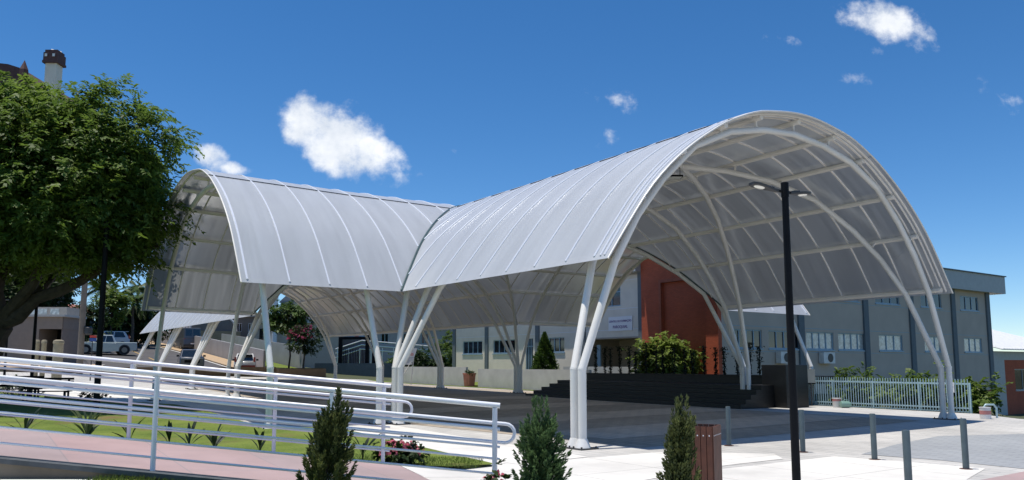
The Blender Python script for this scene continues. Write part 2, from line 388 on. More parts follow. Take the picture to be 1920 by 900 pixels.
# ------------------------------------------------------------------ light
SUN = Vector((-.19, .0, .98)).normalized()
elev = math.asin(SUN.z); az = math.atan2(SUN.x, SUN.y)
sl = bpy.data.lights.new('sun', 'SUN'); so = bpy.data.objects.new('sun', sl); COL.objects.link(so)
sl.energy = 4.7; sl.angle = R(.5); sl.color = (1, .94, .85)
so.rotation_euler = (-SUN).to_track_quat('-Z', 'Y').to_euler(); so.location = (0, 0, 60)
wd = bpy.data.worlds.new('World'); SC.world = wd; wd.use_nodes = True
def build_world():
    nt = wd.node_tree; N = nt.nodes; L = nt.links
    bg = N['Background']; bg.inputs['Strength'].default_value = .1384
    sk = N.new('ShaderNodeTexSky'); sk.sky_type = 'NISHITA'; sk.sun_disc = False
    sk.sun_elevation = elev; sk.sun_rotation = az
    sk.air_density = .80; sk.dust_density = 0.0; sk.ozone_density = 4.0; sk.altitude = 400
    hs = N.new('ShaderNodeHueSaturation'); hs.inputs['Saturation'].default_value = 1.25
    L.new(sk.outputs[0], hs.inputs['Color'])
    tc = N.new('ShaderNodeTexCoord'); sx = N.new('ShaderNodeSeparateXYZ'); L.new(tc.outputs['Generated'], sx.inputs[0])
    def math_(op, a, b=None, c=None):
        n = N.new('ShaderNodeMath'); n.operation = op
        for i, v in enumerate((a, b, c)):
            if v is None: continue
            if isinstance(v, (int, float)): n.inputs[i].default_value = v
            else: L.new(v, n.inputs[i])
        return n.outputs[0]
    ym = math_('MAXIMUM', sx.outputs['Y'], .02)
    gx = math_('DIVIDE', sx.outputs['X'], ym); gz = math_('DIVIDE', sx.outputs['Z'], ym)
    cb = N.new('ShaderNodeCombineXYZ'); L.new(gx, cb.inputs['X']); L.new(gz, cb.inputs['Y'])
    nz = N.new('ShaderNodeTexNoise'); nz.inputs['Scale'].default_value = 23; nz.inputs['Detail'].default_value = 10; nz.inputs['Roughness'].default_value = .6
    L.new(cb.outputs[0], nz.inputs['Vector'])
    nb = N.new('ShaderNodeTexNoise'); nb.inputs['Scale'].default_value = 9; nb.inputs['Detail'].default_value = 7; nb.inputs['Roughness'].default_value = .6
    L.new(cb.outputs[0], nb.inputs['Vector'])
    # (centre x, centre z, radius along, radius across, tilt deg, weight)
    E = [(-.255,.308,.050,.040,-30,1.25),(-.222,.286,.062,.050,-20,1.3),(-.187,.270,.062,.034,-28,1.2),(-.146,.255,.036,.012,-22,.85),
         (.4860,.4500,.062,.032,-12,1.06),(.520,.438,.046,.026,-35,1.0),(.452,.452,.022,.010,0,.7),(.470,.415,.030,.011,-35,.62),
         (-.392,.264,.030,.020,-30,1.0),(-.360,.251,.030,.010,-10,.9),
         (.1321,.3461,.042,.020,-20,.66),(.131,.292,.020,.016,20,.68),(.115,.288,.018,.012,0,.5),
         (.3578,.4259,.032,.014,-10,.60),(.4464,.3721,.032,.013,0,.62),
         (.618,.3584,.040,.015,-35,.62),(.6464,.3404,.026,.018,-20,.66),(-.0759,.2713,.012,.008,0,.55),(-.29,.30,.02,.012,0,.45),(.438,.333,.02,.008,-30,.5)]
    tot = None
    for (x, z, ra, rb, tl, wgt) in E:
        t = R(tl); dx = math_('SUBTRACT', gx, x); dz = math_('SUBTRACT', gz, z)
        u = math_('MULTIPLY_ADD', dx, math.cos(t)/ra, math_('MULTIPLY', dz, math.sin(t)/ra))
        v = math_('MULTIPLY_ADD', dx, -math.sin(t)/rb, math_('MULTIPLY', dz, math.cos(t)/rb))
        r2 = math_('MULTIPLY_ADD', u, u, math_('MULTIPLY', v, v))
        k = math_('MULTIPLY', math_('SUBTRACT', 1.0, math_('MULTIPLY', r2, .55)), wgt)
        k = math_('MAXIMUM', k, 0.0)
        tot = k if tot is None else math_('MAXIMUM', tot, k)
    dn = math_('ADD', tot, math_('MULTIPLY_ADD', nz.outputs['Fac'], 2.0, -1.62))
    mr = N.new('ShaderNodeMapRange'); mr.interpolation_type = 'SMOOTHSTEP'
    mr.inputs['From Min'].default_value = -.12; mr.inputs['From Max'].default_value = .66; L.new(dn, mr.inputs['Value'])
    rp = N.new('ShaderNodeValToRGB'); rp.color_ramp.elements[0].position = .34; rp.color_ramp.elements[1].position = .56
    rp.color_ramp.elements[0].color = (5.0,5.5,6.2,1); rp.color_ramp.elements[1].color = (8.0,8.1,8.2,1)
    L.new(nb.outputs['Fac'], rp.inputs['Fac'])
    fac = math_('MULTIPLY', mr.outputs['Result'], .93)
    fac = math_('MULTIPLY', fac, math_('MULTIPLY', math_('GREATER_THAN', tot, .001), math_('GREATER_THAN', sx.outputs['Y'], .05)))
    mx = N.new('ShaderNodeMix'); mx.data_type = 'RGBA'; L.new(fac, mx.inputs['Factor'])
    L.new(hs.outputs[0], mx.inputs['A']); L.new(rp.outputs['Color'], mx.inputs['B'])
    L.new(mx.outputs['Result'], bg.inputs['Color'])
build_world()
SC.view_settings.view_transform = 'Standard'; SC.view_settings.look = 'None'
SC.view_settings.exposure = 0; SC.view_settings.gamma = 1
SC.render.engine = 'CYCLES'
cy = SC.cycles; cy.max_bounces = 7; cy.diffuse_bounces = 4; cy.glossy_bounces = 3; cy.transmission_bounces = 4; cy.transparent_max_bounces = 6
cy.use_denoising = True; cy.sample_clamp_indirect = 6; cy.caustics_reflective = False; cy.caustics_refractive = False

# ------------------------------------------------------------------ ground
def ramp_z(x): return max(0.0, .092*(.85 - x))
def grid_ground():
    def axis(lo, hi, fine0, fine1, st):
        l = list(np.arange(fine0, fine1+.01, st)); x = fine1
        s = st
        while x < hi: s *= 1.35; x += s; l.append(min(x, hi))
        x = fine0; s = st; pre = []
        while x > lo: s *= 1.35; x -= s; pre.append(max(x, lo))
        return pre[::-1] + l
    xs = axis(-1500, 1500, -70, 60, 2.0); ys = axis(-300, 2200, 0, 130, 2.0)
    mb = MB(); nx = len(xs)
    mb.v = [(x, y, h(x, y) - .07) for y in ys for x in xs]
    mb.f = [(j*nx+i, j*nx+i+1, (j+1)*nx+i+1, (j+1)*nx+i) for j in range(len(ys)-1) for i in range(nx-1)]
    return kind(mb.build('ground', M['soil'], smooth=True), 'structure')
grid_ground()
def sheet(name, poly, off, m, step=2.0, zf=None, knd='structure', thick=0.0):
    zf = zf or h
    bm = bmesh.new(); vs = [bm.verts.new((p[0], p[1], 0)) for p in poly]; bm.faces.new(vs)
    xs = [p[0] for p in poly]; ys = [p[1] for p in poly]
    for ax, lo, hi in ((0, min(xs), max(xs)), (1, min(ys), max(ys))):
        c = math.floor(lo/step)*step + step
        while c < hi:
            n = (1,0,0) if ax == 0 else (0,1,0); co = (c,0,0) if ax == 0 else (0,c,0)
            bmesh.ops.bisect_plane(bm, geom=bm.verts[:]+bm.edges[:]+bm.faces[:], plane_co=co, plane_no=n, dist=1e-5); c += step
    bmesh.ops.triangulate(bm, faces=bm.faces[:])
    for v in bm.verts: v.co.z = zf(v.co.x, v.co.y) + off
    if thick:
        r = bmesh.ops.extrude_face_region(bm, geom=bm.faces[:])
        for g in r['geom']:
            if isinstance(g, bmesh.types.BMVert): g.co.z -= thick
    bmesh.ops.recalc_face_normals(bm, faces=bm.faces)
    me = bpy.data.meshes.new(name); bm.to_mesh(me); bm.free()
    if not thick and me.polygons and me.polygons[0].normal.z < 0: me.flip_normals()
    me.materials.append(m); o = bpy.data.objects.new(name, me); COL.objects.link(o)
    o['kind'] = knd; return o
P2 = lambda a, b: tuple(W(a, b)[:2])
sheet('plaza', [(-34,-4),(34,-4),(24,16),(15.9,25.2),P2(-7.8,18.2),P2(0,18.6),P2(13,18.6),P2(41.5,18.4),P2(42.5,-1.2),P2(42.5,-16),(-46,40)], 0, M['paver'])
sheet('concrete_path', [(-3,12.9),(.95,14.41),(2.9,15.75),(5.0,15.42),(4.9,14.6),(3.54,13.6),(2.2,12.2),(1.2,11.2),(1.0,4),(-3.2,4),(-3.0,9)], .006, M['concrete'])
sheet('concrete_path', [(5.98,14.99),(7.75,13.25),(6.72,11.99),(8.5,9),(8,3),(1.4,3),(1.6,11.1),(3.43,13.19)], .006, M['concrete'])
sheet('paver_patch', [(6.63,15.34),(8.2,17.2),(10.14,19.15),(12.54,19.73),(15.5,19.4),(15.5,12.5),(8.34,13.25),(7.61,14.41)], .006, M['paverblue'])
sheet('pink_path', [(6.9,11.95),(8.3,13.0),(15.5,12.2),(15,4),(8.8,4),(8.7,9.2)], .006, M['pinkpave'])
sheet('paver_shade_zone', [P2(-9.3,.8),P2(-8.5,13.2),P2(-1.5,13.4),P2(12.3,13.4),P2(15.5,17.6),P2(40,17.2),P2(40,.6),P2(14,.2),P2(1,.0),P2(-.3,-.2)], .006, M['pavershade'])  # canopy footprint, same paving with the shade painted in
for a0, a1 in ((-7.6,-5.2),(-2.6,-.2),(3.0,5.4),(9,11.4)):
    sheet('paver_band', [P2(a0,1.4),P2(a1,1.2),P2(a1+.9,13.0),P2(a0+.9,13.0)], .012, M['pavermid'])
# white strip between the lawn and the canopy
sheet('concrete_path', [(-.2,13.62),(-3.2,19.1),(-4.6,21.4),(-6.9,21.9),(-8.3,24.6),(-11,28.7),(-12.9,31.0),(-17.9,33.4),(-28,42),(-24,47),(-17.0,40.5),(-11.6,34.6),(-7.5,25.0),(-6.2,22.4),(-3.4,22.6),(.6,16.2),(1.4,14.9)], .006, M['concrete'])
def lawn_z(x, y):
    e = max(0, 1 - (y-12.0)/3.2)
    return h(x, y) + .03 + e*e*max(0, ramp_z(x)-.06)
sheet('lawn', [(-2.0,12.03),(-.25,13.55),(-3.25,19.05),(-4.65,21.3),(-6.95,21.8),(-8.4,24.5),(-11.1,28.6),(-13,30.8),(-18,33.2),(-30,40),(-40,38),(-40,12.03)], 0, M['lawn'], 1.0, lawn_z)
# lawn strip along the low wall
sheet('lawn', [P2(15.5,18.0),P2(15.5,18.85),P2(41,18.85),P2(41,17.9)], .02, M['lawn'], 2.0)
# ramp
def ramp_sheet(name, poly, off, m): return sheet(name, poly, off, m, 1.0, lambda x, y: ramp_z(x))
ramp_sheet('ramp', [(-12,9.42),(-.42,9.42),(-.66,9.9),(-1.72,11.98),(-12,11.98)], 0, M['pinkpave'])
ramp_sheet('ramp_landing', [(-.415,9.42),(.85,9.42),(.85,11.98),(-1.715,11.98),(-.655,9.9)], 0.002, M['concrete'])
mb = MB()
xs = np.linspace(-12, .6, 22)
for i in range(len(xs)-1):
    x0, x1 = xs[i], xs[i+1]; z0, z1 = ramp_z(x0)+.012, ramp_z(x1)+.012
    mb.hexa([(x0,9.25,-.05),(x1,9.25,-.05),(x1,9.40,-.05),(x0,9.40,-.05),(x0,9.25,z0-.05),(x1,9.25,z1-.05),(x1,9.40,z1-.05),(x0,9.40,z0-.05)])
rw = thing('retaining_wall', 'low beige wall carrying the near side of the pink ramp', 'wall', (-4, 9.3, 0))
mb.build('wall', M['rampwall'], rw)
mb = MB()
for i in range(len(xs)-1):
    x0, x1 = xs[i], xs[i+1]; z0, z1 = ramp_z(x0)-.036, ramp_z(x1)-.036
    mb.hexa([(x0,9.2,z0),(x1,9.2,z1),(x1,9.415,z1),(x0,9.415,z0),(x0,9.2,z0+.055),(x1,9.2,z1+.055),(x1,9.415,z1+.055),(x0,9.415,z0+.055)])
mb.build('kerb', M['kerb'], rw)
vz = lambda x, y: min(.40, max(0, ramp_z(x) - .07))
sheet('front_path', [(-14,4),(-4.72,4),(-4.72,9.2),(-14,9.2)], .004, M['concrete'], 1.0, vz)
sheet('front_lawn', [(-4.72,4),(-1.0,4),(-1.0,9.2),(-4.72,9.2)], .012, M['lawn'], .5, vz)
# streets
sheet('street', [P2(43.5,-1.0),P2(43.5,9.2),P2(135,9.2),P2(135,-1.0)], .015, M['asphalt'])
sheet('street', [P2(49,-1.02),P2(64,-1.02),P2(64,-75),P2(49,-75)], .015, M['asphalt'])
sheet('pavement', [P2(43.5,9.22),P2(43.5,11.5),P2(135,11.5),P2(135,9.22)], .13, M['tansidewalk'], thick=.2)
sheet('pavement', [P2(43.3,-18),P2(43.3,-1.3),P2(48.6,-1.3),P2(48.6,-40),P2(44,-40)], .13, M['tansidewalk'], thick=.2)
for k in range(6):
    a = 50 + k*12
    sheet('lane_marking', [P2(a,4.0),P2(a+9,4.0),P2(a+9,4.16),P2(a,4.16)], .028, M['yellowpaint'])
sheet('lane_marking', [P2(49.5,-.9),P2(49.8,-.9),P2(49.8,-14),P2(49.5,-14)], .028, M['paint'])
sheet('lane_marking', [P2(43.6,8.9),P2(43.6,9.1),P2(130,9.1),P2(130,8.9)], .028, M['paint'])

# ------------------------------------------------------------------ canopy
Q = 14.7
def spline(pts):
    xs = [p[0] for p in pts]; ys = [p[1] for p in pts]; n = len(xs)
    dl = [(ys[i+1]-ys[i])/(xs[i+1]-xs[i]) for i in range(n-1)]
    m = [dl[0]] + [0 if dl[i-1]*dl[i] <= 0 else 2*dl[i-1]*dl[i]/(dl[i-1]+dl[i]) for i in range(1, n-1)] + [0]
    def f(x):
        x = min(max(x, xs[0]), xs[-1]); i = min(n-2, max(0, bisect_right(xs, x)-1))
        d = xs[i+1]-xs[i]; t = (x-xs[i])/d
        return ys[i]*(1+2*t)*(1-t)**2 + d*m[i]*t*(1-t)**2 + ys[i+1]*t*t*(3-2*t) + d*m[i+1]*t*t*(t-1)
    return f
_zp = spline([(0,3.87),(.57,4.64),(1.35,5.60),(2.26,6.42),(3.16,7.04),(4.11,7.56),(5.4,8.0),(7.1,8.19)])
_zr = spline([(-.35,1.6),(.6,3.9),(1.25,4.92),(1.95,5.75),(3.3,6.90),(5.3,7.62),(7.1,7.80)])
def Zp(u): return _zp(min(u, 14.2-u))
def Zr(u): return _zr(min(u, 14.2-u))
ARMS = {'R': (9.2, 14.15), 'L': (4.75, 13.7), 'B': (26.0, 14.2), 'C': (5.6, 14.3)}
def apt(arm, p, u, z):
    pl, s1 = ARMS[arm]
    lat = u/14.2*(Q + (s1-Q)*min(1, max(0, p/pl)))
    if arm == 'R': return W(-p, lat, z)
    if arm == 'B': return W(Q+p, lat, z)
    if arm == 'L': return W(lat, -p, z)
    return W(lat, Q+p, z)
can = thing('canopy', 'white steel canopy with crossing barrel vaults of translucent grey sheets over the plaza', 'canopy', W(Q/2, Q/2, 0))
UG = list(np.linspace(0, 14.2, 53))
arc = [0.0]
for i in range(1, len(UG)): arc.append(arc[-1] + math.hypot(UG[i]-UG[i-1], Zp(UG[i])-Zp(UG[i-1])))
for arm, (pl, s1) in ARMS.items():
    mb = MB(); mb.uv = []; na = 24
    for i, u in enumerate(UG):
        pe = -min(u, 14.2-u)/14.2*Q
        for k in range(na+1):
            p = pl + (pe-pl)*k/na
            mb.v.append(tuple(apt(arm, p, u, Zp(u)))); mb.uv.append((p, arc[i]))
    for i in range(len(UG)-1):
        for k in range(na):
            q = [i*(na+1)+k, i*(na+1)+k+1, (i+1)*(na+1)+k+1, (i+1)*(na+1)+k]
            mb.f.append(tuple(q))
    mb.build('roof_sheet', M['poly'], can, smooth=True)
PU = [.12, 1.35, 2.6, 4.1, 5.5, 7.1, 8.7, 10.1, 11.6, 12.85, 14.08]
def nrm(u):                                    # inward normal (du, dz)
    e = .02; u = min(max(u, e), 14.2-e); dz = (Zp(u+e)-Zp(u-e))/(2*e); l = math.hypot(1, dz); return (dz/l, -1/l)
for arm, (pl, s1) in ARMS.items():
    for u in PU:
        n = nrm(u); pe = -min(u, 14.2-u)/14.2*Q
        pts = [apt(arm, p, u + n[0]*.085, Zp(u) + n[1]*.085) for p in (pl-.25, pl*.5, 0, pe)]
        if abs(pe) < .2: pts = pts[:3]
        MB().tube(pts, .075, 8).build('purlin', M['purlin'], can, smooth='auto')
    for u in (4.1, 10.1):
        pe = -min(u, 14.2-u)/14.2*Q
        MB().tube([apt(arm, p, u+.0, Zp(u)+.02) for p in (pl, 0, pe+.1)], .022, 6, flat=.6).build('ridge_flashing', M['flash'], can)
    # seam strips
    ps = []; p = {'R': .78, 'L': 1.09, 'B': .7, 'C': .8}[arm]
    q = p
    while q > -Q/2+.4: q -= 1.16
    while q < pl-.7: 
        q += 1.16
        if q > -Q/2+.3 and q < pl-.15: ps.append(q)
    ps.append(pl-.17)
    if arm == 'R': ps.append(pl-.5)
    for p in ps:
        us = [u for u in np.linspace(.06, 14.14, 43) if p > -min(u, 14.2-u)/14.2*Q + .02]
        if p < 0:
            lim = -p/Q*14.2; us = [lim+.05] + [u for u in np.linspace(0, 14.2, 43) if lim+.1 < u < 14.1-lim] + [14.15-lim]
        MB().tube([apt(arm, p, u, Zp(u)+.012) for u in us], .026, 8).build('seam_strip', M['strip'], can, smooth='auto')
        MB().tube([apt(arm, p, u, Zp(u)-.03) for u in us], .020, 6).build('batten', M['purlin'], can, smooth='auto')
    # end trim
    MB().tube([apt(arm, pl, u, Zp(u)) for u in UG], .022, 6).build('end_trim', M['purlin'], can, smooth='auto')
# valley flashings
for (c0, c1) in (((0,0),(1,1)), ((1,0),(0,1))):
    for s in (0, 1):
        us = np.linspace(0, 7.1, 20)
        pts = []
        for u in us:
            t = u/14.2 if s == 0 else 1-u/14.2
            a = (c0[0] + (c1[0]-c0[0])*t)*Q; b = (c0[1] + (c1[1]-c0[1])*t)*Q
            pts.append(W(a, b, Zp(u)+.025))
        MB().tube(pts, .045, 6).build('valley_flashing', M['valley'], can, smooth='auto')
# ribs: polygonal tubes welded from short straight lengths
RU = [-.35,.6,1.3,2.1,3.2,4.5,5.8,7.1]
RU = RU + [14.2-u for u in RU[-2::-1]]
dA2 = Vector((DA[0],DA[1],0)); dB2 = Vector((DB[0],DB[1],0))
def rib(f, stubs=True, zf=Zr, name='arch_rib'):
    pts = [f(u, zf(u)) for u in RU]
    g0 = pts[0].copy(); g0.z = h(g0.x, g0.y); g1 = pts[-1].copy(); g1.z = h(g1.x, g1.y)
    mb = MB().tube([g0, pts[0]], .088, 12).tube(pts, .086, 12).tube([pts[-1], g1], .088, 12)
    for q, e in ((pts[0], pts[1]), (pts[-1], pts[-2])):
        d = (e-q).normalized(); mb.tube([q - Vector((0,0,.02)), q + d*.02], .093, 12)
    if stubs:
        for u in PU[1:-1]:
            n = nrm(u); mb.tube([f(u + n[0]*.10, Zp(u)+n[1]*.10), f(u + n[0]*.3, Zp(u)+n[1]*.36)], .035, 6)
    mb.build(name, M['white'] if name == 'arch_rib' else M['purlin'], can, smooth='auto')
    for g in (g0, g1):
        mb2 = MB().lathe((g.x, g.y, g.z), [(.17,0),(.17,.02),(.16,.035),(.118,.15),(.096,.2)], 12)
        mb2.build('base_collar', M['plinth'], can, smooth='auto')
        mb2 = MB().box((g.x, g.y, g.z+.012), (.46,.46,.03), TH)
        for s_ in (-1, 1):
            for t_ in (-1, 1): q = Vector((g.x, g.y, g.z)) + dA2*(.19*s_) + dB2*(.19*t_); mb2.tube([q+Vector((0,0,.02)), q+Vector((0,0,.06))], .018, 6)
        mb2.build('base_plate', M['dark'], can)
def trans(arm, p): return lambda u, z: apt(arm, p, u, z)
def diag(arm, p0, p1): return lambda u, z: apt(arm, p0 + (p1-p0)*(u+.35)/14.9, u, z)
rib(trans('R', 8.75)); rib(diag('R', .72, 8.5)); rib(diag('R', 8.5, .72)); rib(trans('R', .45))
rib(trans('L', .85)); rib(trans('L', 4.0)); rib(trans('C', .5)); rib(trans('C', 5.0))
bp = [.4, 8.75, 17.1, 25.3]
for k, p in enumerate(bp): rib(trans('B', p))
for k in range(3):
    rib(diag('B', bp[k]+.25, bp[k+1]-.25)); rib(diag('B', bp[k+1]-.25, bp[k]+.25))
zg = lambda u: (1.6 if min(u, 14.2-u) < 0 else Zp(u)-.13)
rib(lambda u, z: W(u/14.2*Q, u/14.2*Q, z), False, zg)
rib(lambda u, z: W((14.2-u)/14.2*Q, u/14.2*Q, z), False, zg)
# floodlight under the crossing ribs of the front bay
fp = apt('R', 4.75, 6.6, 7.55)
fl = thing('floodlight', 'black square floodlight hanging from the crossing ribs of the front vault', 'floodlight', fp)
mb = MB().box((0,0,-.18), (.55,.36,.05)); mb.build('housing', M['black'], fl, world=False)
mb = MB().tube([(-.22,0,-.16),(-.22,0,.10),(.22,0,.10),(.22,0,-.16)], .015, 6); mb.build('bracket', M['black'], fl, world=False)
MB().box((0,0,-.212), (.48,.3,.008)).build('lens', M['lens'], fl, world=False)

# ------------------------------------------------------------------ railings on the ramp
def railing(name, label, y, posts, x_top, x_loop, xl, side):
    root = thing(name, label, 'railing', (posts[1], y, ramp_z(posts[1])))
    pt = lambda x, hh, oy=0: (x, y+oy, ramp_z(x)+hh)
    for x in posts:
        MB().tube([(x, y, ramp_z(x)-.12), (x, y, ramp_z(x)+1.10)], .030, 10).build('post', M['rail'], root, smooth='auto')
        mb = MB()
        for hh in (.92, .70): mb.tube([(x, y, ramp_z(x)+hh-.07), (x, y+.075*side, ramp_z(x)+hh-.05), (x, y+.075*side, ramp_z(x)+hh)], .009, 6)
        mb.build('bracket', M['rail'], root)
    MB().tube([pt(xl, 1.13), pt(x_top, 1.13)], .031, 10).build('top_rail', M['rail'], root, smooth='auto')
    zr = .81; r = .11; s = []
    for k in range(9):
        t = math.pi/2 - math.pi*k/8; s.append((x_loop + r*math.cos(t), y+.08*side, ramp_z(x_loop) + zr + r*math.sin(t)))
    MB().tube([pt(xl,.92,.08*side)] + s + [pt(xl,.70,.08*side)], .021, 10).build('handrail', M['rail'], root, smooth='auto')
    for hh, rr in ((.86,.019),(.655,.015),(.52,.014),(.35,.014),(.17,.014)):
        MB().tube([pt(xl, hh), pt(x_top, hh)], rr, 8).build('bar', M['rail'], root, smooth='auto')
railing('ramp_railing', 'white tubular railing along the near edge of the pink ramp', 9.35, [-8.1,-6.15,-4.15,-2.1,-.2], -.14, -.08, -11.5, 1)
railing('ramp_railing', 'white tubular railing along the far lawn edge of the pink ramp', 12.02, [-10.1,-7.9,-5.72,-3.55,-1.92], -1.82, -1.60, -12, -1)

# ------------------------------------------------------------------ foliage
def leaf_mesh(name, C, D, N_, ln, wd, mat_, parent=None, rnd=None, world=True, bend=.12):
    """C centres, D direction, N_ width direction (arrays n x 3); each leaf a folded diamond"""
    n = len(C)
    D = D/np.linalg.norm(D, axis=1, keepdims=True)
    S = np.cross(D, N_); S /= np.maximum(1e-6, np.linalg.norm(S, axis=1, keepdims=True))
    U = np.cross(S, D)
    ln = np.broadcast_to(np.asarray(ln, float).reshape(-1, 1), (n, 1)); wd = np.broadcast_to(np.asarray(wd, float).reshape(-1, 1), (n, 1))
    v = np.empty((n, 4, 3))
    v[:,0] = C - D*ln*.5; v[:,2] = C + D*ln*.5 - U*ln*bend
    v[:,1] = C + S*wd*.5 + U*ln*bend*.6; v[:,3] = C - S*wd*.5 + U*ln*bend*.6
    v = v.reshape(-1, 3)
    loc = np.zeros(3)
    if parent is not None and world:
        L0, rz = FR[parent.name]; v = v - np.array(L0)
    elif parent is None and world:
        loc = np.array([(v[:,0].min()+v[:,0].max())/2, (v[:,1].min()+v[:,1].max())/2, v[:,2].min()]); v = v - loc
    me = bpy.data.meshes.new(name)
    me.vertices.add(4*n); me.vertices.foreach_set('co', v.ravel())
    me.loops.add(4*n); me.loops.foreach_set('vertex_index', np.arange(4*n))
    me.polygons.add(n); me.polygons.foreach_set('loop_start', np.arange(0, 4*n, 4))
    me.update(calc_edges=True)
    at = me.attributes.new('leaf', 'FLOAT', 'FACE'); at.data.foreach_set('value', (RNG.random(n) if rnd is None else rnd).astype(np.float32))
    me.materials.append(mat_)
    o = bpy.data.objects.new(name, me); COL.objects.link(o); o.location = tuple(loc)
    if parent is not None: o.parent = parent; FR[o.name] = FR[parent.name]
    return o
def rdir(n):
    d = RNG.normal(size=(n,3)); return d/np.linalg.norm(d, axis=1, keepdims=True)
def clumps_in(ells, n, inner=.35):
    """n clump centres in the union of ellipsoids [(centre, radii)], biased to the outside"""
    out = []
    vol = np.array([e[1][0]*e[1][1]*e[1][2] for e in ells]); vol = vol**.8; pr = vol/vol.sum()
    for k in RNG.choice(len(ells), n, p=pr):
        c, r = ells[k]; d = rdir(1)[0]; q = (inner + (1-inner)*RNG.random()**.5)
        out.append(np.array(c) + d*np.array(r)*q)
    return np.array(out)
def crown(name, ells, ncl, per, spread, ln, wd, m, parent, droop=.3, inner=.35, flat=.6, nsp=None):
    """leaf sprays: clump -> sprays -> leaflets set alternately along each spray"""
    k = max(4, min(14, int(round(.9/ln*2)))) if nsp is None else nsp
    ns = max(2, per//k)
    cl = clumps_in(ells, ncl, inner); sc = .6 + .8*RNG.random(ncl); tone = RNG.random(ncl)
    ctr = np.mean([e[0] for e in ells], axis=0)
    ci = np.repeat(np.arange(ncl), ns); n = len(ci)
    out = cl - ctr; out /= np.maximum(.1, np.linalg.norm(out, axis=1, keepdims=True))
    sd = out[ci]*.6 + rdir(n)*.9; sd[:,2] -= droop*.6; sd /= np.linalg.norm(sd, axis=1, keepdims=True)
    so_ = cl[ci] + RNG.normal(size=(n,3))*np.array([1,1,flat])*spread*sc[ci][:,None]
    sn = rdir(n)*.45 + np.array([0,0,1.0]) + out[ci]*.35
    L = min(k*ln*.32, spread*1.35)*(.7+.6*RNG.random(n))
    si = np.repeat(np.arange(n), k); t = np.tile((np.arange(k)+.5)/k, n); N2 = len(si)
    side = np.where(np.arange(N2) % 2 == 0, 1.0, -1.0)[:,None]
    D0 = sd[si]; S0 = np.cross(D0, sn[si]); S0 /= np.maximum(.05, np.linalg.norm(S0, axis=1, keepdims=True))
    D = D0*.55 + S0*side*.85 + RNG.normal(size=(N2,3))*.22; D[:,2] -= .12
    C = so_[si] + D0*(t*L[si])[:,None] - np.array([0,0,.22])*((t**2)*L[si])[:,None] + D*(ln*.42)
    s = .65 + .7*RNG.random(N2)
    rn = np.clip(tone[ci][si]*.6 + RNG.random(n)[si]*.25 + RNG.random(N2)*.2, 0, 1)
    return leaf_mesh(name, C, D, sn[si] + RNG.normal(size=(N2,3))*.25, ln*s, wd*s, m, parent, rnd=rn)
def limb(mb, p0, p1, r0, r1, wob=.15, n=6, sag=0):
    p0 = Vector(p0); p1 = Vector(p1); L = (p1-p0).length; pts = []; rs = []
    for i in range(n+1):
        t = i/n; q = p0.lerp(p1, t)
        if 0 < i < n: q += Vector((random.gauss(0,1), random.gauss(0,1), random.gauss(0,1)))*wob*L/n
        q.z += sag*math.sin(math.pi*t)
        pts.append(q); rs.append(r0 + (r1-r0)*t)
    mb.tube(pts, rs, 8); return pts

# big tree on the lawn
tz = h(-19.5, 29.5)
tree = thing('broad_tree', 'large spreading green tree with a dark leaning trunk over the lawn on the left', 'tree', (-20.3, 29.5, tz))
mb = MB()
t0 = (-20.3,29.5,tz-.1); t1 = (-18.9,29.3,3.2)
limb(mb, t0, t1, .62, .46, .1)
limb(mb, t1, (-12.9,28.6,6.0), .30, .06, .16, 8, .25)
limb(mb, (-18.9,29.3,3.0), (-15.0,27.6,7.5), .26, .06, .15)
limb(mb, t1, (-19.6,29,9.5), .32, .07, .15)
limb(mb, t1, (-23.5,28.5,8), .30, .06, .15)
limb(mb, (-18.9,29.3,3.2), (-17,32.5,8.0), .25, .06, .15)
for q in ((-14.2,28,9),(-15.3,28.5,11),(-16.5,27,11.5),(-13.8,28.8,7.6),(-20,27,11.5),(-18,26,9)):
    limb(mb, (-17.2+random.uniform(-1,1),28.8,6.5), q, .10, .02, .2)
mb.build('trunk', M['trunk'], tree, smooth='auto')
els = [((-18.6,29.2,8.6),(4.9,4.6,3.4)),((-15.4,28.6,8.3),(2.3,3.2,2.6)),((-20.5,28.4,9.2),(4.5,4.2,3.1)),((-17.3,28.4,10.5),(1.9,2,1.0)),((-16.2,28.6,6.7),(3.3,3.2,1.3)),((-14.3,28.4,8.9),(1.1,1.5,1.5)),((-22,28,6.2),(3.4,3.4,2.0)),((-14.0,28.4,6.4),(.9,1.3,.8)),((-13.2,28.6,9.9),(.8,1.2,.9)),((-14.9,28.6,11.0),(1.2,1.4,1.0)),((-13.4,28.6,7.9),(.8,1.1,1.0))]
crown('crown', els, 1500, 130, .38, .20, .09, M['leafmain'], tree, .5, .45, .5, 10)
els2 = [((-15.0,28.6,5.5),(1.3,1.6,.4)),((-20.8,27.5,4.6),(1.3,1.6,.4))]
crown('crown', els2, 60, 110, .36, .19, .085, M['leafmain'], tree, .5, .4, .5, 10)

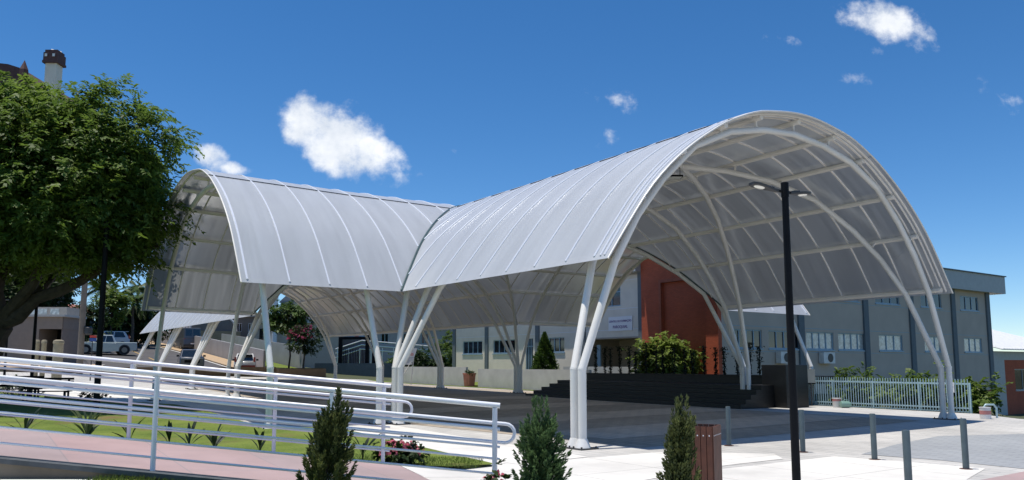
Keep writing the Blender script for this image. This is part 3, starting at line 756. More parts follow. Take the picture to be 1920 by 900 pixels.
def simple_tree(name, label, cat, x, y, hc, rx, rz_, m, ncl=120, per=60, ln=.3, wd=.14, trunk_r=.12, group=None, base=None, ells=None, spread=.35, tm='trunk'):
    z = h(x, y) if base is None else base
    r = thing(name, label, cat, (x, y, z), 0, group)
    mb = MB(); limb(mb, (x,y,z-.1), (x+.1,y,hc-rz_*.2), trunk_r, trunk_r*.5, .08)
    for k in range(4):
        t = k*1.6; limb(mb, (x,y,hc-rz_*.7), (x+rx*.6*math.cos(t), y+rx*.6*math.sin(t), hc+rz_*.2), trunk_r*.5, trunk_r*.15, .15)
    mb.build('trunk', M[tm], r, smooth='auto')
    ells = ells or [((x,y,hc),(rx,rx,rz_)), ((x+rx*.4,y,hc+rz_*.35),(rx*.6,rx*.6,rz_*.6)), ((x-rx*.4,y-.2,hc-rz_*.2),(rx*.65,rx*.65,rz_*.6))]
    crown('crown', ells, ncl, per, spread, ln, wd, m, r)
    return r
def palm(label, x, y, top, fl, n=22, tr=.16):
    z = h(x, y); r = thing('palm_tree', label, 'palm tree', (x, y, z), 0, 'palms along the far street')
    mb = MB(); limb(mb, (x,y,z-.1), (x+random.uniform(-.2,.2),y,top), tr*1.2, tr*.8, .04); mb.build('trunk', M['palmtrunk'], r, smooth='auto')
    C = []; D = []; Nn = []
    for k in range(n):
        az_ = 2*math.pi*k/n + random.uniform(-.2,.2); el = random.uniform(-.35, 1.1); L = fl*random.uniform(.8,1.1)
        for j in range(26):
            t = (j+1)/26; rr = L*t*math.cos(el)*(1-.15*t); zz = L*t*math.sin(el) - 1.0*L*t*t*.55
            px = np.array([x+rr*math.cos(az_), y+rr*math.sin(az_), top+.2+zz])
            for s in (-1, 1):
                sd = np.array([-math.sin(az_)*s, math.cos(az_)*s, -.55]); ax = np.array([math.cos(az_), math.sin(az_), -.3])
                d = sd + ax*.5; ll = .55*math.sin(math.pi*min(1,(t*.9+.1)))+.12
                C.append(px + d/np.linalg.norm(d)*ll*.5); D.append(d*ll); Nn.append(np.array([0,0,1.])+ax*.2)
    C = np.array(C); D = np.array(D); Nn = np.array(Nn); ln = np.linalg.norm(D, axis=1)
    leaf_mesh('crown', C, D, Nn, ln, .09, M['leafmid'], r)
def bush(label, x, y, rx, ry, hgt, m, ncl=60, per=50, ln=.16, wd=.09, base=None, name='bush', cat='bush', group=None, spread=.22, stems=True):
    z = h(x, y) if base is None else base
    r = thing(name, label, cat, (x, y, z), 0, group)
    els = [((x,y,z+hgt*.5),(rx,ry,hgt*.5)), ((x-rx*.35,y,z+hgt*.62),(rx*.5,ry*.6,hgt*.42)), ((x+rx*.4,y,z+hgt*.45),(rx*.5,ry*.6,hgt*.4))]
    if stems:
        mb = MB()
        for k in range(6): limb(mb, (x+random.uniform(-.1,.1)*rx, y, z-.05), (x+random.uniform(-.6,.6)*rx, y+random.uniform(-.5,.5)*ry, z+hgt*random.uniform(.5,.9)), .02, .006, .15)
        mb.build('stem', M['trunk'], r)
    crown('foliage', els, ncl, per, spread, ln, wd, m, r, .1, .3, .8)
    return r

# upright conifers in the foreground
def upright(label, x, y, z, hgt, rad, lean, m, nb, seed, open_=1.0, cat='conifer'):
    rg = np.random.default_rng(seed)
    r = thing('upright_conifer', label, cat, (x, y, z), 0)
    mb = MB(); limb(mb, (x,y,z-.05), (x+lean,y,z+hgt*.8), .025, .008, .05); mb.build('trunk', M['trunk'], r)
    C = []; D = []; ln = []; rn = []
    for k in range(nb):
        t0 = rg.random()**1.15*.72; ang = rg.random()*2*math.pi
        prof = lambda t: (1-t)**.72*(min(1, .58+t*1.8))
        rr = rad*prof(t0)*rg.uniform(.25, 1.2)
        L = hgt*rg.uniform(.16,.30)*(1-.35*t0)
        if k < 5: rr *= .25; t0 = .62+.055*k; L = hgt*(1-t0)*1.02
        b0 = np.array([x + lean*t0 + rr*.45*math.cos(ang), y + rr*.45*math.sin(ang), z + hgt*t0*.93])
        dr = np.array([math.cos(ang)*rr*.75/L*open_, math.sin(ang)*rr*.75/L*open_, 1.0]); dr += np.array([lean/hgt,0,0]); dr /= np.linalg.norm(dr)
        tone = rg.random(); nn = int(58*L/.3)
        s = np.sort(rg.random(nn))
        wv = .030*(1-s)**.6 + .004
        th = rg.random(nn)*2*math.pi
        off = np.stack([np.cos(th)*wv, np.sin(th)*wv, np.zeros(nn)], 1)
        curve = np.stack([np.cos(ang)*(-.3*rr*s*s), np.sin(ang)*(-.3*rr*s*s), np.zeros(nn)], 1)
        C.append(b0 + dr*L*s[:,None] + off + curve); D.append(dr + off/np.maximum(.01, wv[:,None])*.5 + rg.normal(size=(nn,3))*.15)
        ln.append(.052*rg.uniform(.6,1.3,nn)); rn.append(np.clip(tone*.75 + .4*rg.random(nn) - .1, 0, 1))
    C = np.concatenate(C); D = np.concatenate(D); ln = np.concatenate(ln); rn = np.concatenate(rn)
    leaf_mesh('foliage', C, D, rdir(len(C)), ln, ln*.30, m, r, rnd=rn)
upright('slender dark cypress before the ramp railing, brown tinged', -1.88, 8.0, .2, 1.33, .37, .13, M['leafcyp'], 230, 1, 1.3)
upright('bushy bright green juniper in front of the tall white column', .29, 8.5, 0, 1.43, .40, .0, M['leafcyp2'], 330, 2, 1.8)
upright('slender cypress standing against the brown wooden bin', 1.68, 8.2, 0, 1.44, .26, .06, M['leafcyp'], 240, 3, 1.3)
def flowerbed(label, x, y, z, rx, ry, hgt, nl, nf):
    r = thing('flowering_plant', label, 'flowers', (x, y, z))
    els = [((x,y,z+hgt*.45),(rx,ry,hgt*.5))]
    mb = MB()
    for k in range(8): limb(mb, (x+random.uniform(-.5,.5)*rx, y, z-.03), (x+random.uniform(-.8,.8)*rx, y+random.uniform(-.6,.6)*ry, z+hgt*.7), .008, .004, .1)
    mb.build('stem', M['leafstrap'], r)
    crown('foliage', els, nl, 40, .06, .075, .042, M['leafdark'], r, 0, .3, .8)
    n = nf; d = rdir(n); d[:,2] = np.abs(d[:,2]); d[:,1] = -np.abs(d[:,1])*.9
    C = np.array([x,y,z+hgt*.5]) + d*np.array([rx,ry,hgt*.52])*RNG.uniform(.85,1.05,(n,1))
    C = np.repeat(C, 5, 0) + RNG.normal(size=(n*5,3))*.014
    leaf_mesh('blossoms', C, np.repeat(d,5,0)*.4+rdir(n*5), np.repeat(d,5,0), .055, .042, M['pinkflower'], r)
flowerbed('pink flowering bush on the lawn corner behind the far railing', -1.72, 12.45, .13, .36, .25, .40, 70, 46)
flowerbed('small pink flowers at the foot of the near railing end beside the juniper', -.17, 8.75, .07, .17, .14, .48, 34, 20)
flowerbed('red flowers beside the dark benches at the back of the lawn', -16.6, 32.0, h(-16.6,32)+.03, .55, .4, .5, 50, 14)

def strap_plant(label, x, y, z, hgt, n, m, seed, group):
    rg = random.Random(seed)
    r = thing('strap_leaf_plant', label, 'plant', (x, y, z), 0, group)
    mb = MB()
    for k in range(n):
        a_ = rg.uniform(0, 2*math.pi); sp = rg.uniform(.12,.75)*hgt; L = hgt*rg.uniform(.6,1.3)
        w = .02; pts = []; 
        for j in range(7):
            t = j/6; q = Vector((x + sp*t**2.1*math.cos(a_), y + sp*t**2.1*math.sin(a_)*.7, z + L*t*(1-.18*t)))
            ww = (.006 if t < .45 else .026*math.sin(math.pi*min(1,(t-.4)/.62))+.004)
            sd = Vector((-math.sin(a_), math.cos(a_), .25)).normalized()
            pts.append((q - sd*ww, q + Vector((0,0,.004)), q + sd*ww))
        vs = [v for t in pts for v in t]; fs = []
        for j in range(6):
            for c in range(2): fs.append((j*3+c, j*3+c+1, (j+1)*3+c+1, (j+1)*3+c))
        mb.add(vs, fs)
    mb.build('leaves', m, r)
GP = 'strap leaf plants along the ramp'
px = [(-7.6,.55,8,'strap','dark strap leaf plant at the left picture edge behind the railing'),(-6.62,.62,26,'pale','large pale green clump of strap leaves behind the far railing'),
      (-5.95,.48,6,'strap','small dark strap leaf plant just right of the pale clump'),(-5.33,.50,6,'strap','sparse strap leaf plant left of the second far railing post'),(-5.02,.52,6,'strap','strap leaf plant right of the second far railing post'),
      (-4.63,.50,9,'strap','bushy strap leaf plant midway along the far railing'),(-3.92,.50,6,'strap','strap leaf plant on the lawn left of the column shadow'),(-3.05,.50,7,'strap','dark strap leaf plant behind the slender cypress'),
      (-2.32,.48,6,'strap','strap leaf plant just left of the pink flowering bush')]
for i, (x, hg, n, mm, lb) in enumerate(px):
    strap_plant(lb, x, 12.55, lawn_z(x, 12.55)-.02, hg, n, M['leafpale' if mm == 'pale' else 'leafstrap'], i+3, GP)
# grass blades near the camera and along edges
def grass(name, boxes, zf, n, hg):
    C = []
    for (x0,x1,y0,y1,k) in boxes:
        xx = RNG.uniform(x0,x1,k); yy = RNG.uniform(y0,y1,k); C.append(np.stack([xx,yy,[zf(a,b) for a,b in zip(xx,yy)]],1))
    C = np.concatenate(C); n = len(C); ln = hg*RNG.uniform(.6,1.4,n)
    C[:,2] += ln*.4
    D = rdir(n)*.5; D[:,2] = 1
    o = leaf_mesh(name, C, D, rdir(n), ln, .008, M['grassblade']); o['kind'] = 'stuff'
grass('grass', [(-4.7,-1.1,8.2,9.18,5200)], lambda x,y: vz(x,y)+.012, 0, .06)
grass('grass', [(-10,-2.2,12.1,15,9000),(-2.0,-.5,12.6,14.5,1800)], lambda x,y: lawn_z(x,y), 0, .045)

# ------------------------------------------------------------------ street lamp, bollards, bin
lp = thing('street_lamp', 'black street lamp with two angled heads in the right foreground', 'street lamp', (3.86, 11.0, 0))
MB().lathe((3.86,11.0,0), [(.075,0),(.075,.02),(.058,.03),(.052,2.2),(.046,4.20),(.046,4.21)], 16).build('pole', M['black'], lp, smooth='auto')
MB().lathe((3.86,11.0,4.05), [(.054,0),(.054,.2),(.04,.21)], 16).build('sleeve', M['black'], lp, smooth='auto')
def lamp_head(d, tilt):
    d = Vector((d[0], d[1], 0)).normalized(); sd = Vector((-d.y, d.x, 0)); o = Vector((3.86, 11.0, 4.12))
    MB().tube([o + d*.03, o + d*.14 + Vector((0,0,tilt*.1))], .02, 8).build('arm', M['black'], lp, smooth='auto')
    def P(l, s, z): return o + d*l + sd*s + Vector((0,0,z + tilt*(l-.1)))
    prof = [(.12,.025),(.22,.045),(.36,.085),(.50,.09),(.56,.06)]
    mb = MB(); vs = []; 
    for (l, w) in prof:
        vs += [P(l,-w,.018), P(l,w,.018), P(l,w,.0), P(l,w*.9,-.016), P(l,-w*.9,-.016), P(l,-w,.0)]
    fs = []
    for i in range(len(prof)-1):
        for k in range(6): fs.append((i*6+k, i*6+(k+1)%6, (i+1)*6+(k+1)%6, (i+1)*6+k))
    fs += [tuple(range(6)), tuple(range((len(prof)-1)*6, len(prof)*6))]
    hd = mb.add(vs, fs).build('lamp_head', M['dark'], lp, smooth='auto')
    mb = MB()
    for k in range(5): 
        l = .20+.028*k; mb.hexa([P(l,-.035,.016),P(l+.008,-.035,.016),P(l+.008,.035,.016),P(l,.035,.016),P(l,-.035,.036),P(l+.008,-.035,.036),P(l+.008,.035,.036),P(l,.035,.036)])
    mb.build('cooling_fins', M['dark'], hd)
    vs = []
    for k in range(12): t = 2*math.pi*k/12; vs.append(P(.43+.085*math.cos(t), .06*math.sin(t), -.017))
    for k in range(12): t = 2*math.pi*k/12; vs.append(P(.43+.06*math.cos(t), .04*math.sin(t), -.034))
    fs = [tuple(range(12,24))] + [(k,(k+1)%12,12+(k+1)%12,12+k) for k in range(12)]
    MB().add(vs, fs).build('lens', M['lens'], hd, smooth='auto')
lamp_head((-1,-.35), .17); lamp_head((.8,.6), .10)

bo = thing('bollard', 'grey bollard nearest the brown bin, at the canopy shade edge', 'bollard', (4.55,16.92,0), 0, 'grey steel bollards on the plaza')
MB().lathe((0,0,0), [(.05,0),(.05,.80),(.046,.815),(.03,.818)], 16).build('post', M['steelgrey'], bo, world=False, smooth='auto')
MB().lathe((0,0,.004), [(.10,0),(.10,.008)], 14).build('base_plate', M['wood'], bo, world=False, smooth='auto')
for (x, y, lb) in ((5.66,15.71,'grey bollard half hidden behind the black street lamp pole'),(6.5,14.49,'grey bollard in the middle of the white paving, right of the lamp'),(7.4,13.19,'rightmost grey bollard, on the blue grey paving'),(5.33,10.9,'nearest and tallest looking grey bollard, cut off by the bottom edge')):
    place(copy_tree(bo), (x,y,0), 0, lb)
bn = thing('litter_bin', 'square brown wooden slatted litter bin behind the cypress', 'bin', (2.38,10.25,0), R(-27))
sz = .44; hb = .90
for k in range(4):
    t = k*math.pi/2; mb = MB(); co, si = math.cos(t), math.sin(t)
    for j in range(6):
        s = -sz/2 + sz*(j+.5)/6; x, y = s*co - (-sz/2)*si, s*si + (-sz/2)*co
        mb.box((x,y,hb/2+.03), (sz/6-.008,.022,hb), t)
    sp = mb.build('side_panel', M['wood'], bn, world=False)
    for j in range(6):
        s = -sz/2 + sz*(j+.5)/6; MB().box((s*co+(sz/2+.012)*si, s*si-(sz/2+.012)*co, hb-.08), (.014,.008,.014), t).build('screw', M['signwhite'], sp, world=False)
mb = MB()
for k in range(4):
    t = k*math.pi/2; co, si = math.cos(t), math.sin(t); mb.box(((-.14)*(-si), (-.14)*co, .46), (.28-.02*(k%2),.008,.85), t)
mb.box((0,0,.06),(.27,.27,.01)); mb.build('liner', M['dark'], bn, world=False)

# ------------------------------------------------------------------ facades with real openings
class Face:
    def __init__(s, o, d, n): s.o = Vector(o); s.d = Vector(d); s.n = Vector(n)
    def P(s, u, z, out=0): q = s.o + s.d*u + s.n*out; return Vector((q.x, q.y, z))
    def wall(s, mb, u0, u1, z0, z1, holes=(), depth=.18, out=0):
        us = sorted({u0,u1} | {x for hh in holes for x in hh[:2]}); zs = sorted({z0,z1} | {x for hh in holes for x in hh[2:4]})
        for i in range(len(us)-1):
            for j in range(len(zs)-1):
                cu, cz = (us[i]+us[i+1])/2, (zs[j]+zs[j+1])/2
                if any(a < cu < b and c < cz < d for a,b,c,d in [hh[:4] for hh in holes]): continue
                mb.add([s.P(us[i],zs[j],out),s.P(us[i+1],zs[j],out),s.P(us[i+1],zs[j+1],out),s.P(us[i],zs[j+1],out)], [(0,1,2,3)])
        for (a,b,c,d) in [hh[:4] for hh in holes]:
            for (p,q) in (((a,c),(b,c)),((b,c),(b,d)),((b,d),(a,d)),((a,d),(a,c))):
                mb.add([s.P(*p,out),s.P(*q,out),s.P(*q,out-depth),s.P(*p,out-depth)], [(0,1,2,3)])
    def slab(s, mb, u0, u1, z0, z1, o0, o1):
        return mb.hexa([s.P(u0,z0,o1),s.P(u1,z0,o1),s.P(u1,z0,o0),s.P(u0,z0,o0),s.P(u0,z1,o1),s.P(u1,z1,o1),s.P(u1,z1,o0),s.P(u0,z1,o0)])
    def window(s, root, u0, u1, z0, z1, nm=3, fm='alu', gm='glass', out=0, trans=None, sill=True, depth=.12):
        mb = MB(); t = .07
        s.slab(mb,u0,u1,z0,z0+t,out-depth,out-depth+.07); s.slab(mb,u0,u1,z1-t,z1,out-depth,out-depth+.07)
        for k in range(nm+1):
            u = u0 + (u1-u0-t)*k/nm; s.slab(mb,u,u+t,z0+t,z1-t,out-depth,out-depth+.068)
        if trans: s.slab(mb,u0+t,u1-t,trans,trans+t,out-depth,out-depth+.064)
        if sill: s.slab(mb,u0-.06,u1+.06,z0-.09,z0-.003,out-depth+.02,out+.06)
        f = mb.build('window', M[fm], root)
        MB().add([s.P(u0,z0,out-depth+.02),s.P(u1,z0,out-depth+.02),s.P(u1,z1,out-depth+.02),s.P(u0,z1,out-depth+.02)], [(0,1,2,3)]).build('pane', M[gm], f)
dA3 = Vector((DA[0],DA[1],0)); dB3 = Vector((DB[0],DB[1],0))
AC, BC = 8.6, 24.2
FL = Face(W(0,BC), dA3, -dB3)      # left facade, u = a
FRt = Face(W(AC,0), dB3, -dA3)     # right facade, u = b
pc = thing('parish_centre', 'two storey grey parish centre building with a red brick corner block', 'building', W(AC,BC,0))
holesL = [(32.9,35.9,2.55,3.6),(28.3,31.3,2.55,3.6),(22.3,24.7,2.55,3.6),(26.0,26.9,.2,3.6),(16.5,18.25,5.45,6.85)]
mb = MB()
FL.wall(mb, 19.9, 37.4, -1, 7.5, [x for x in holesL if x[0] > 19.9]); FL.wall(mb, 14.3, 19.9, 3.45, 7.5, [holesL[4]])
mb.abox(8.9, 37.4, BC+3.2, BC+12, -1, 7.5)
mb.add([W(37.4,BC,-1),W(37.4,BC+3.2,-1),W(37.4,BC+3.2,7.5),W(37.4,BC,7.5)], [(0,1,2,3)])
mb.build('wall', M['walllight'], pc)
mb = MB()
FL.slab(mb, 14.3, 19.9, 3.35, 3.45, -3.1, 0); FL.slab(mb, 19.9, 20.05, -1, 3.45, -3.1, -.01); FL.slab(mb, 14.3, 19.9, -1, 3.35, -3.15, -3.05); FL.slab(mb, 14.0, 14.32, -1, 3.4, -3.1, -.3)
mb.build('entrance_recess', M['tanwall'], pc)
mb = MB(); FL.slab(mb, 14.5, 14.8, -.5, 3.45, -.33, -.03); mb.build('entrance_column', M['signwhite'], pc)
mb = MB(); FL.slab(mb, 19.0, 19.35, 1.0, 3.0, -.5, -.42); mb.build('notice', M['alu'], pc)
for x in holesL[:3]: FL.window(pc, *x, nm=4)
FL.window(pc, *holesL[4], nm=2, trans=6.35, sill=False)
mb = MB(); t = .06
for k in range(5): FL.slab(mb, 26.0+.21*k, 26.06+.21*k, .2, 3.6, -.1, -.05)
FL.slab(mb, 26,26.9,3.0,3.06,-.1,-.04); d_ = mb.build('door', M['alu'], pc)
mb = MB(); FL.slab(mb, 26.02,26.88,.2,3.58,-.16,-.12); mb.build('pane', M['glass'], d_)
for a in (37.25, 32.2, 26.6-1.2, 20.2):
    mb = MB(); FL.slab(mb, a-.22, a+.22, -1, 7.5, -.05, .09); mb.build('pilaster', M['pilaster'], pc)
mb = MB()
for z in (5.25, 7.05, 3.9): FL.slab(mb, 14.32, 37.0, z, z+.035, -.01, .012)
mb.build('joint_line', M['signwhite'], pc)
# brick block
mb = MB(); BO = .3
FL.wall(mb, AC-BO, 14.3, -3, 8.6, [(9.2,12.6,-1,6.6)], .25, BO); FRt.wall(mb, BC-BO, BC+.0, -3, 8.6, [], .2, BO)
FL.slab(mb, 9.2, 12.6, -1, 6.6, BO-.30, BO-.22)
mb.add([FL.P(14.3,-3,BO),FL.P(14.3,-3,-.1),FL.P(14.3,8.6,-.1),FL.P(14.3,8.6,BO)], [(0,1,2,3)])
mb.add([FRt.P(BC,-3,BO),FRt.P(BC,-3,-.1),FRt.P(BC,8.6,-.1),FRt.P(BC,8.6,BO)], [(0,1,2,3)])
mb.add([W(AC-BO,BC-BO,8.6),W(14.3,BC-BO,8.6),W(14.3,BC+3,8.6),W(AC-BO,BC+3,8.6)], [(0,1,2,3)])
mb.build('brick_block', M['brick'], pc)
mb = MB(); FL.slab(mb, 12.6, 12.78, -1, 6.78, BO-.05, BO+.03); FL.slab(mb, 9.05, 12.6, 6.6, 6.78, BO-.05, BO+.03); mb.build('recess_trim', M['brickdark'], pc)
mb = MB(); FL.slab(mb, 14.3, 14.75, -1, 8.5, -.05, .16); mb.build('pilaster', M['pilaster'], pc)
# right facade
def bpx(px_):
    r = (px_-960)/F; ax, ay = W(AC,0)[:2]; return (r*ay - ax)/(DB[0] - r*DB[1])
lowR = [(1371,1427),(1440,1498),(1510,1561),(1570,1620),(1646,1690),(1731,1762),(1805,1838)]
upR = [(1520,1560),(1575,1612),(1643,1688),(1728,1767),(1802,1836)]
mb = MB(); hl = [(bpx(a), bpx(b), 2.62, 3.72) for a,b in lowR] + [(bpx(a), bpx(b), 5.85, 6.95) for a,b in upR]
bE = bpx(1858)
FRt.wall(mb, BC+.02, bE, -.3, 7.5, hl)
mb.abox(AC+.4, 20, BC+3, bE, -3, 7.49)
mb.add([W(AC,bE,-3),W(AC+.4,bE,-3),W(AC+.4,bE,7.5),W(AC,bE,7.5)], [(0,1,2,3)])
mb.build('wall', M['wallgrey'], pc)
for i, x in enumerate(hl): FRt.window(pc, *x, nm=4 if i < 4 else 3, gm='curtain' if i in (2,3,4,5,6) else 'glass')
mb = MB(); FRt.wall(mb, BC+.02, bE-.3, -3.2, -.3, [], .1, .02); mb.build('brick_base', M['brickdark'], pc)
for p in (1500,1622,1708,1787,1852):
    mb = MB(); FRt.slab(mb, bpx(p)-.28, bpx(p)+.28, -3, 7.5, -.05, .12); mb.build('pilaster', M['pilaster'], pc)
mb = MB()
for z in (2.42, 3.9, 5.65): FRt.slab(mb, BC+.4, bE-.3, z, z+.035, -.01, .012)
mb.build('joint_line', M['alu'], pc)
for p0, p1 in ((1451,1470),(1531,1552)):
    u0, u1 = bpx(p0), bpx(p1); mb = MB(); FRt.slab(mb, u0, u1, 1.75, 2.45, .04, .4)
    ac = mb.build('air_conditioner', M['plinth'], pc)
    c = FRt.P(u0*.42+u1*.58, 2.1, .405); n = 16
    vs = [c + dB3*(.27*math.cos(2*math.pi*k/n)) + Vector((0,0,.27*math.sin(2*math.pi*k/n))) for k in range(n)]; vs += [v - dA3*.02 for v in vs]
    MB().add(vs, [tuple(range(n,2*n))]+[(k,(k+1)%n,n+(k+1)%n,n+k) for k in range(n)]).build('fan_grille', M['dark'], ac)
mb = MB()
FRt.slab(mb, BC+.0, bE+1.6, 7.35, 8.72, -13, .55); FL.slab(mb, 14.31, 37.9, 7.45, 8.7, -12.5, .75); FL.slab(mb, AC-.9, 14.3, 8.61, 9.3, -6, .85+.3)
mb.build('roof_fascia', M['fascia'], pc)
mb = MB(); FRt.slab(mb, BC, bE+1.7, 8.72, 8.80, -13.1, .65); FL.slab(mb, 14.31, 38.0, 8.7, 8.78, -12.6, .6); mb.build('roof_edge', M['pilaster'], pc)

# sign on the left facade
sg = thing('wall_sign', 'white wall sign with purple lettering over the parish centre entrance', 'sign', FL.P(16.5,3.86,.03))
mb = MB(); FL.slab(mb, 15.4, 17.62, 3.84, 4.76, .01, .05); mb.build('panel', M['signwhite'], sg)
def text(body, size, face, uc, z, out, m, parent, name='lettering'):
    c = bpy.data.curves.new(name, 'FONT'); c.body = body; c.size = size; c.align_x = 'CENTER'; c.align_y = 'CENTER'; c.extrude = .004; c.offset = size*.012
    o = bpy.data.objects.new(name, c); COL.objects.link(o); c.materials.append(m)
    q = face.P(uc, z, out); L0, rz = FR[parent.name]
    dg = bpy.context.evaluated_depsgraph_get(); me = bpy.data.meshes.new_from_object(o.evaluated_get(dg)); COL.objects.unlink(o); bpy.data.objects.remove(o)
    o = bpy.data.objects.new(name, me); COL.objects.link(o)
    right = -face.d if (-face.d).cross(Vector((0,0,1))).dot(face.n) > 0 else face.d
    mt = Matrix((right, Vector((0,0,1)), face.n)).transposed().to_4x4()
    o.rotation_euler = mt.to_euler(); o.location = q - L0; o.parent = parent; return o
text('CENTRO DE FORMAÇÃO', .185, FL, 16.51, 4.46, .056, M['purple'], sg)
text('PAROQUIAL', .25, FL, 16.51, 4.09, .056, M['purple'], sg)

# brick house on the right
AH = 13.0
def hpx(p):
    r = (p-960)/F/PC; ax, ay = W(AH,0)[:2]; return (r*ay - ax)/(DB[0] - r*DB[1])
u0, u1 = hpx(1852), hpx(1990); DH = W(AH,hpx(1885)).y
bh = thing('brick_house', 'low brick house with a white metal roof at the right edge', 'house', W(AH,(u0+u1)/2,-2.5))
FH = Face(W(AH,0), dB3, -dA3)
mb = MB(); hw = (hpx(1889), hpx(1932), zpx(732,DH), zpx(692,DH)); FH.wall(mb, u0, u1, -4, zpx(675,DH), [hw]); FH.slab(mb, u0, u1, -4, zpx(676,DH), -8, -.3); mb.build('wall', M['brick'], bh)
FH.window(bh, *hw, nm=3, fm='fascia')
mb = MB(); FH.slab(mb, u0-.05, u1, zpx(675,DH), zpx(659,DH), -8, .03); mb.build('frieze', M['fascia'], bh)
mb = MB(); FH.slab(mb, u0-.3, hpx(1868), -4, zpx(660,DH), -.3, .15); mb.build('pilaster', M['fascia'], bh)
mb = MB(); n = 60; ze = zpx(657,DH); zt_ = zpx(606,DH+8)
for k in range(n):
    a = u0-.3 + (u1-u0+.3)*k/n; b = u0-.3 + (u1-u0+.3)*(k+1)/n; z_ = .05 if k % 2 else 0; o_ = .9
    mb.hexa([FH.P(a,ze+z_,o_),FH.P(b,ze+z_,o_),FH.P(b,zt_+z_,-9),FH.P(a,zt_+z_,-9),FH.P(a,ze+.08+z_,o_),FH.P(b,ze+.08+z_,o_),FH.P(b,zt_+.08+z_,-9),FH.P(a,zt_+.08+z_,-9)])
mb.build('roof', M['metalroof'], bh)

# ------------------------------------------------------------------ stage
st = thing('stage', 'black granite stage with steps under the right arm of the canopy', 'stage', W(5.5,16,0))
mb = MB()
for k in range(5):
    mb.abox(-1.3, 12.6-.27*k, 13.75+.32*k, 17.2, .002+.176*k, .176*(k+1) + .002)
mb.build('steps', M['granite'], st)
mb = MB().abox(-1.2, 11.0, 16.6, 21, .884, 1.2); mb.build('platform', M['granite'], st)
mb = MB().abox(-1.25, 11.05, 16.5, 16.62, 1.2, 1.25); mb.build('platform_edge', M['granite'], st)
bb = tag(MB().abox(-1.9, -.75, 15.8, 17.2, -.02, 1.68).build('granite_pier', M['granite'], bevel=.02), 'tall black granite block closing the right end of the stage', 'granite block')
ORD = ['first','second','third','fourth','fifth','sixth','seventh','eighth','ninth','tenth','eleventh','twelfth','thirteenth','fourteenth','fifteenth','sixteenth','seventeenth','eighteenth']
av = [11.3-.63*k for k in range(18)]
for k, a in enumerate(av):
    q = W(a, 17.5+.1*math.sin(k*2.1), 1.2); hg = random.uniform(1.1,1.5)
    r = thing('climbing_plant', ORD[k]+' thin dark climbing plant from the left in the row on the black stage', 'climbing plant', q, 0, 'climbing plants in a row on the stage')
    MB().tube([q, q+Vector((random.gauss(0,.03),0,hg))], .022, 6).build('stake', M['black'], r)
    n = 170; s = RNG.random(n)
    C = np.array(q) + np.stack([RNG.normal(0,.045+.05*s**3), RNG.normal(0,.045+.04*s**3), s*hg*1.04+.03], 1)
    leaf_mesh('foliage', C, rdir(n), rdir(n), .11, .055, M['vine'], r)
# cycas behind the stage
cq = W(10.9,22.5,.9); cr = thing('broad_palm_shrub', 'dense bright green palm shrub behind the stage in front of the brick block', 'shrub', cq)
mb = MB()
for k in range(5): limb(mb, cq+Vector((random.uniform(-.5,.5),0,-.1)), cq+Vector((random.uniform(-.9,.9),random.uniform(-.4,.4),1.0)), .06, .03, .1)
mb.build('trunk', M['trunk'], cr)
C = []; D = []; Nn = []
for k in range(75):
    b0 = np.array(cq) + np.array([random.uniform(-1.6,1.6), random.uniform(-.6,.6), random.uniform(.1,1.5)])
    az_ = random.uniform(0,2*math.pi); el = random.uniform(.2,1.2); L = random.uniform(.6,.95)
    for j in range(14):
        t = j/13; p = b0 + np.array([L*t*math.cos(el)*math.cos(az_), L*t*math.cos(el)*math.sin(az_), L*t*math.sin(el)-.5*L*t*t])
        for s in (-1,1):
            sd = np.array([-math.sin(az_)*s, math.cos(az_)*s, -.1]); ax = np.array([math.cos(az_),math.sin(az_),math.sin(el)*.4])
            C.append(p+sd*.1); D.append(sd+ax*.6); Nn.append([0,0,1])
leaf_mesh('fronds', np.array(C), np.array(D), np.array(Nn,float), .34, .11, M['leafpalm'], cr)
crown('foliage', [((cq.x,cq.y,cq.z+1.0),(1.75,.6,1.0)),((cq.x-.4,cq.y,cq.z+1.5),(.9,.5,.8))], 90, 60, .3, .26, .12, M['leafpalm'], cr, .2, .4, .8, 8)
# conifer behind the low wall
def cone_tree(label, x, y, z, hgt, rad, m):
    r = thing('conifer', label, 'conifer', (x,y,z))
    mb = MB(); limb(mb, (x,y,z-.1), (x,y,z+hgt*.9), .08, .02, .03); mb.build('trunk', M['trunk'], r)
    n = 5200; t = RNG.random(n)**1.3; a_ = RNG.random(n)*2*math.pi; rr = rad*(1-t)**.85*(.45+.55*RNG.random(n)**.5)*(.85+.2*np.sin(a_*5+t*20))
    C = np.stack([x+rr*np.cos(a_), y+rr*np.sin(a_), z+.1+t*hgt*.97],1)
    D = np.stack([np.cos(a_),np.sin(a_),.5+.5*RNG.random(n)],1)+rdir(n)*.4
    leaf_mesh('foliage', C, D, rdir(n), .24, .08, m, r)
q = W(20.4,21,h(*W(20.4,21)[:2])); cone_tree('pointed green conifer behind the low white wall', q.x, q.y, q.z, 3.7, 1.4, M['leafmid'])

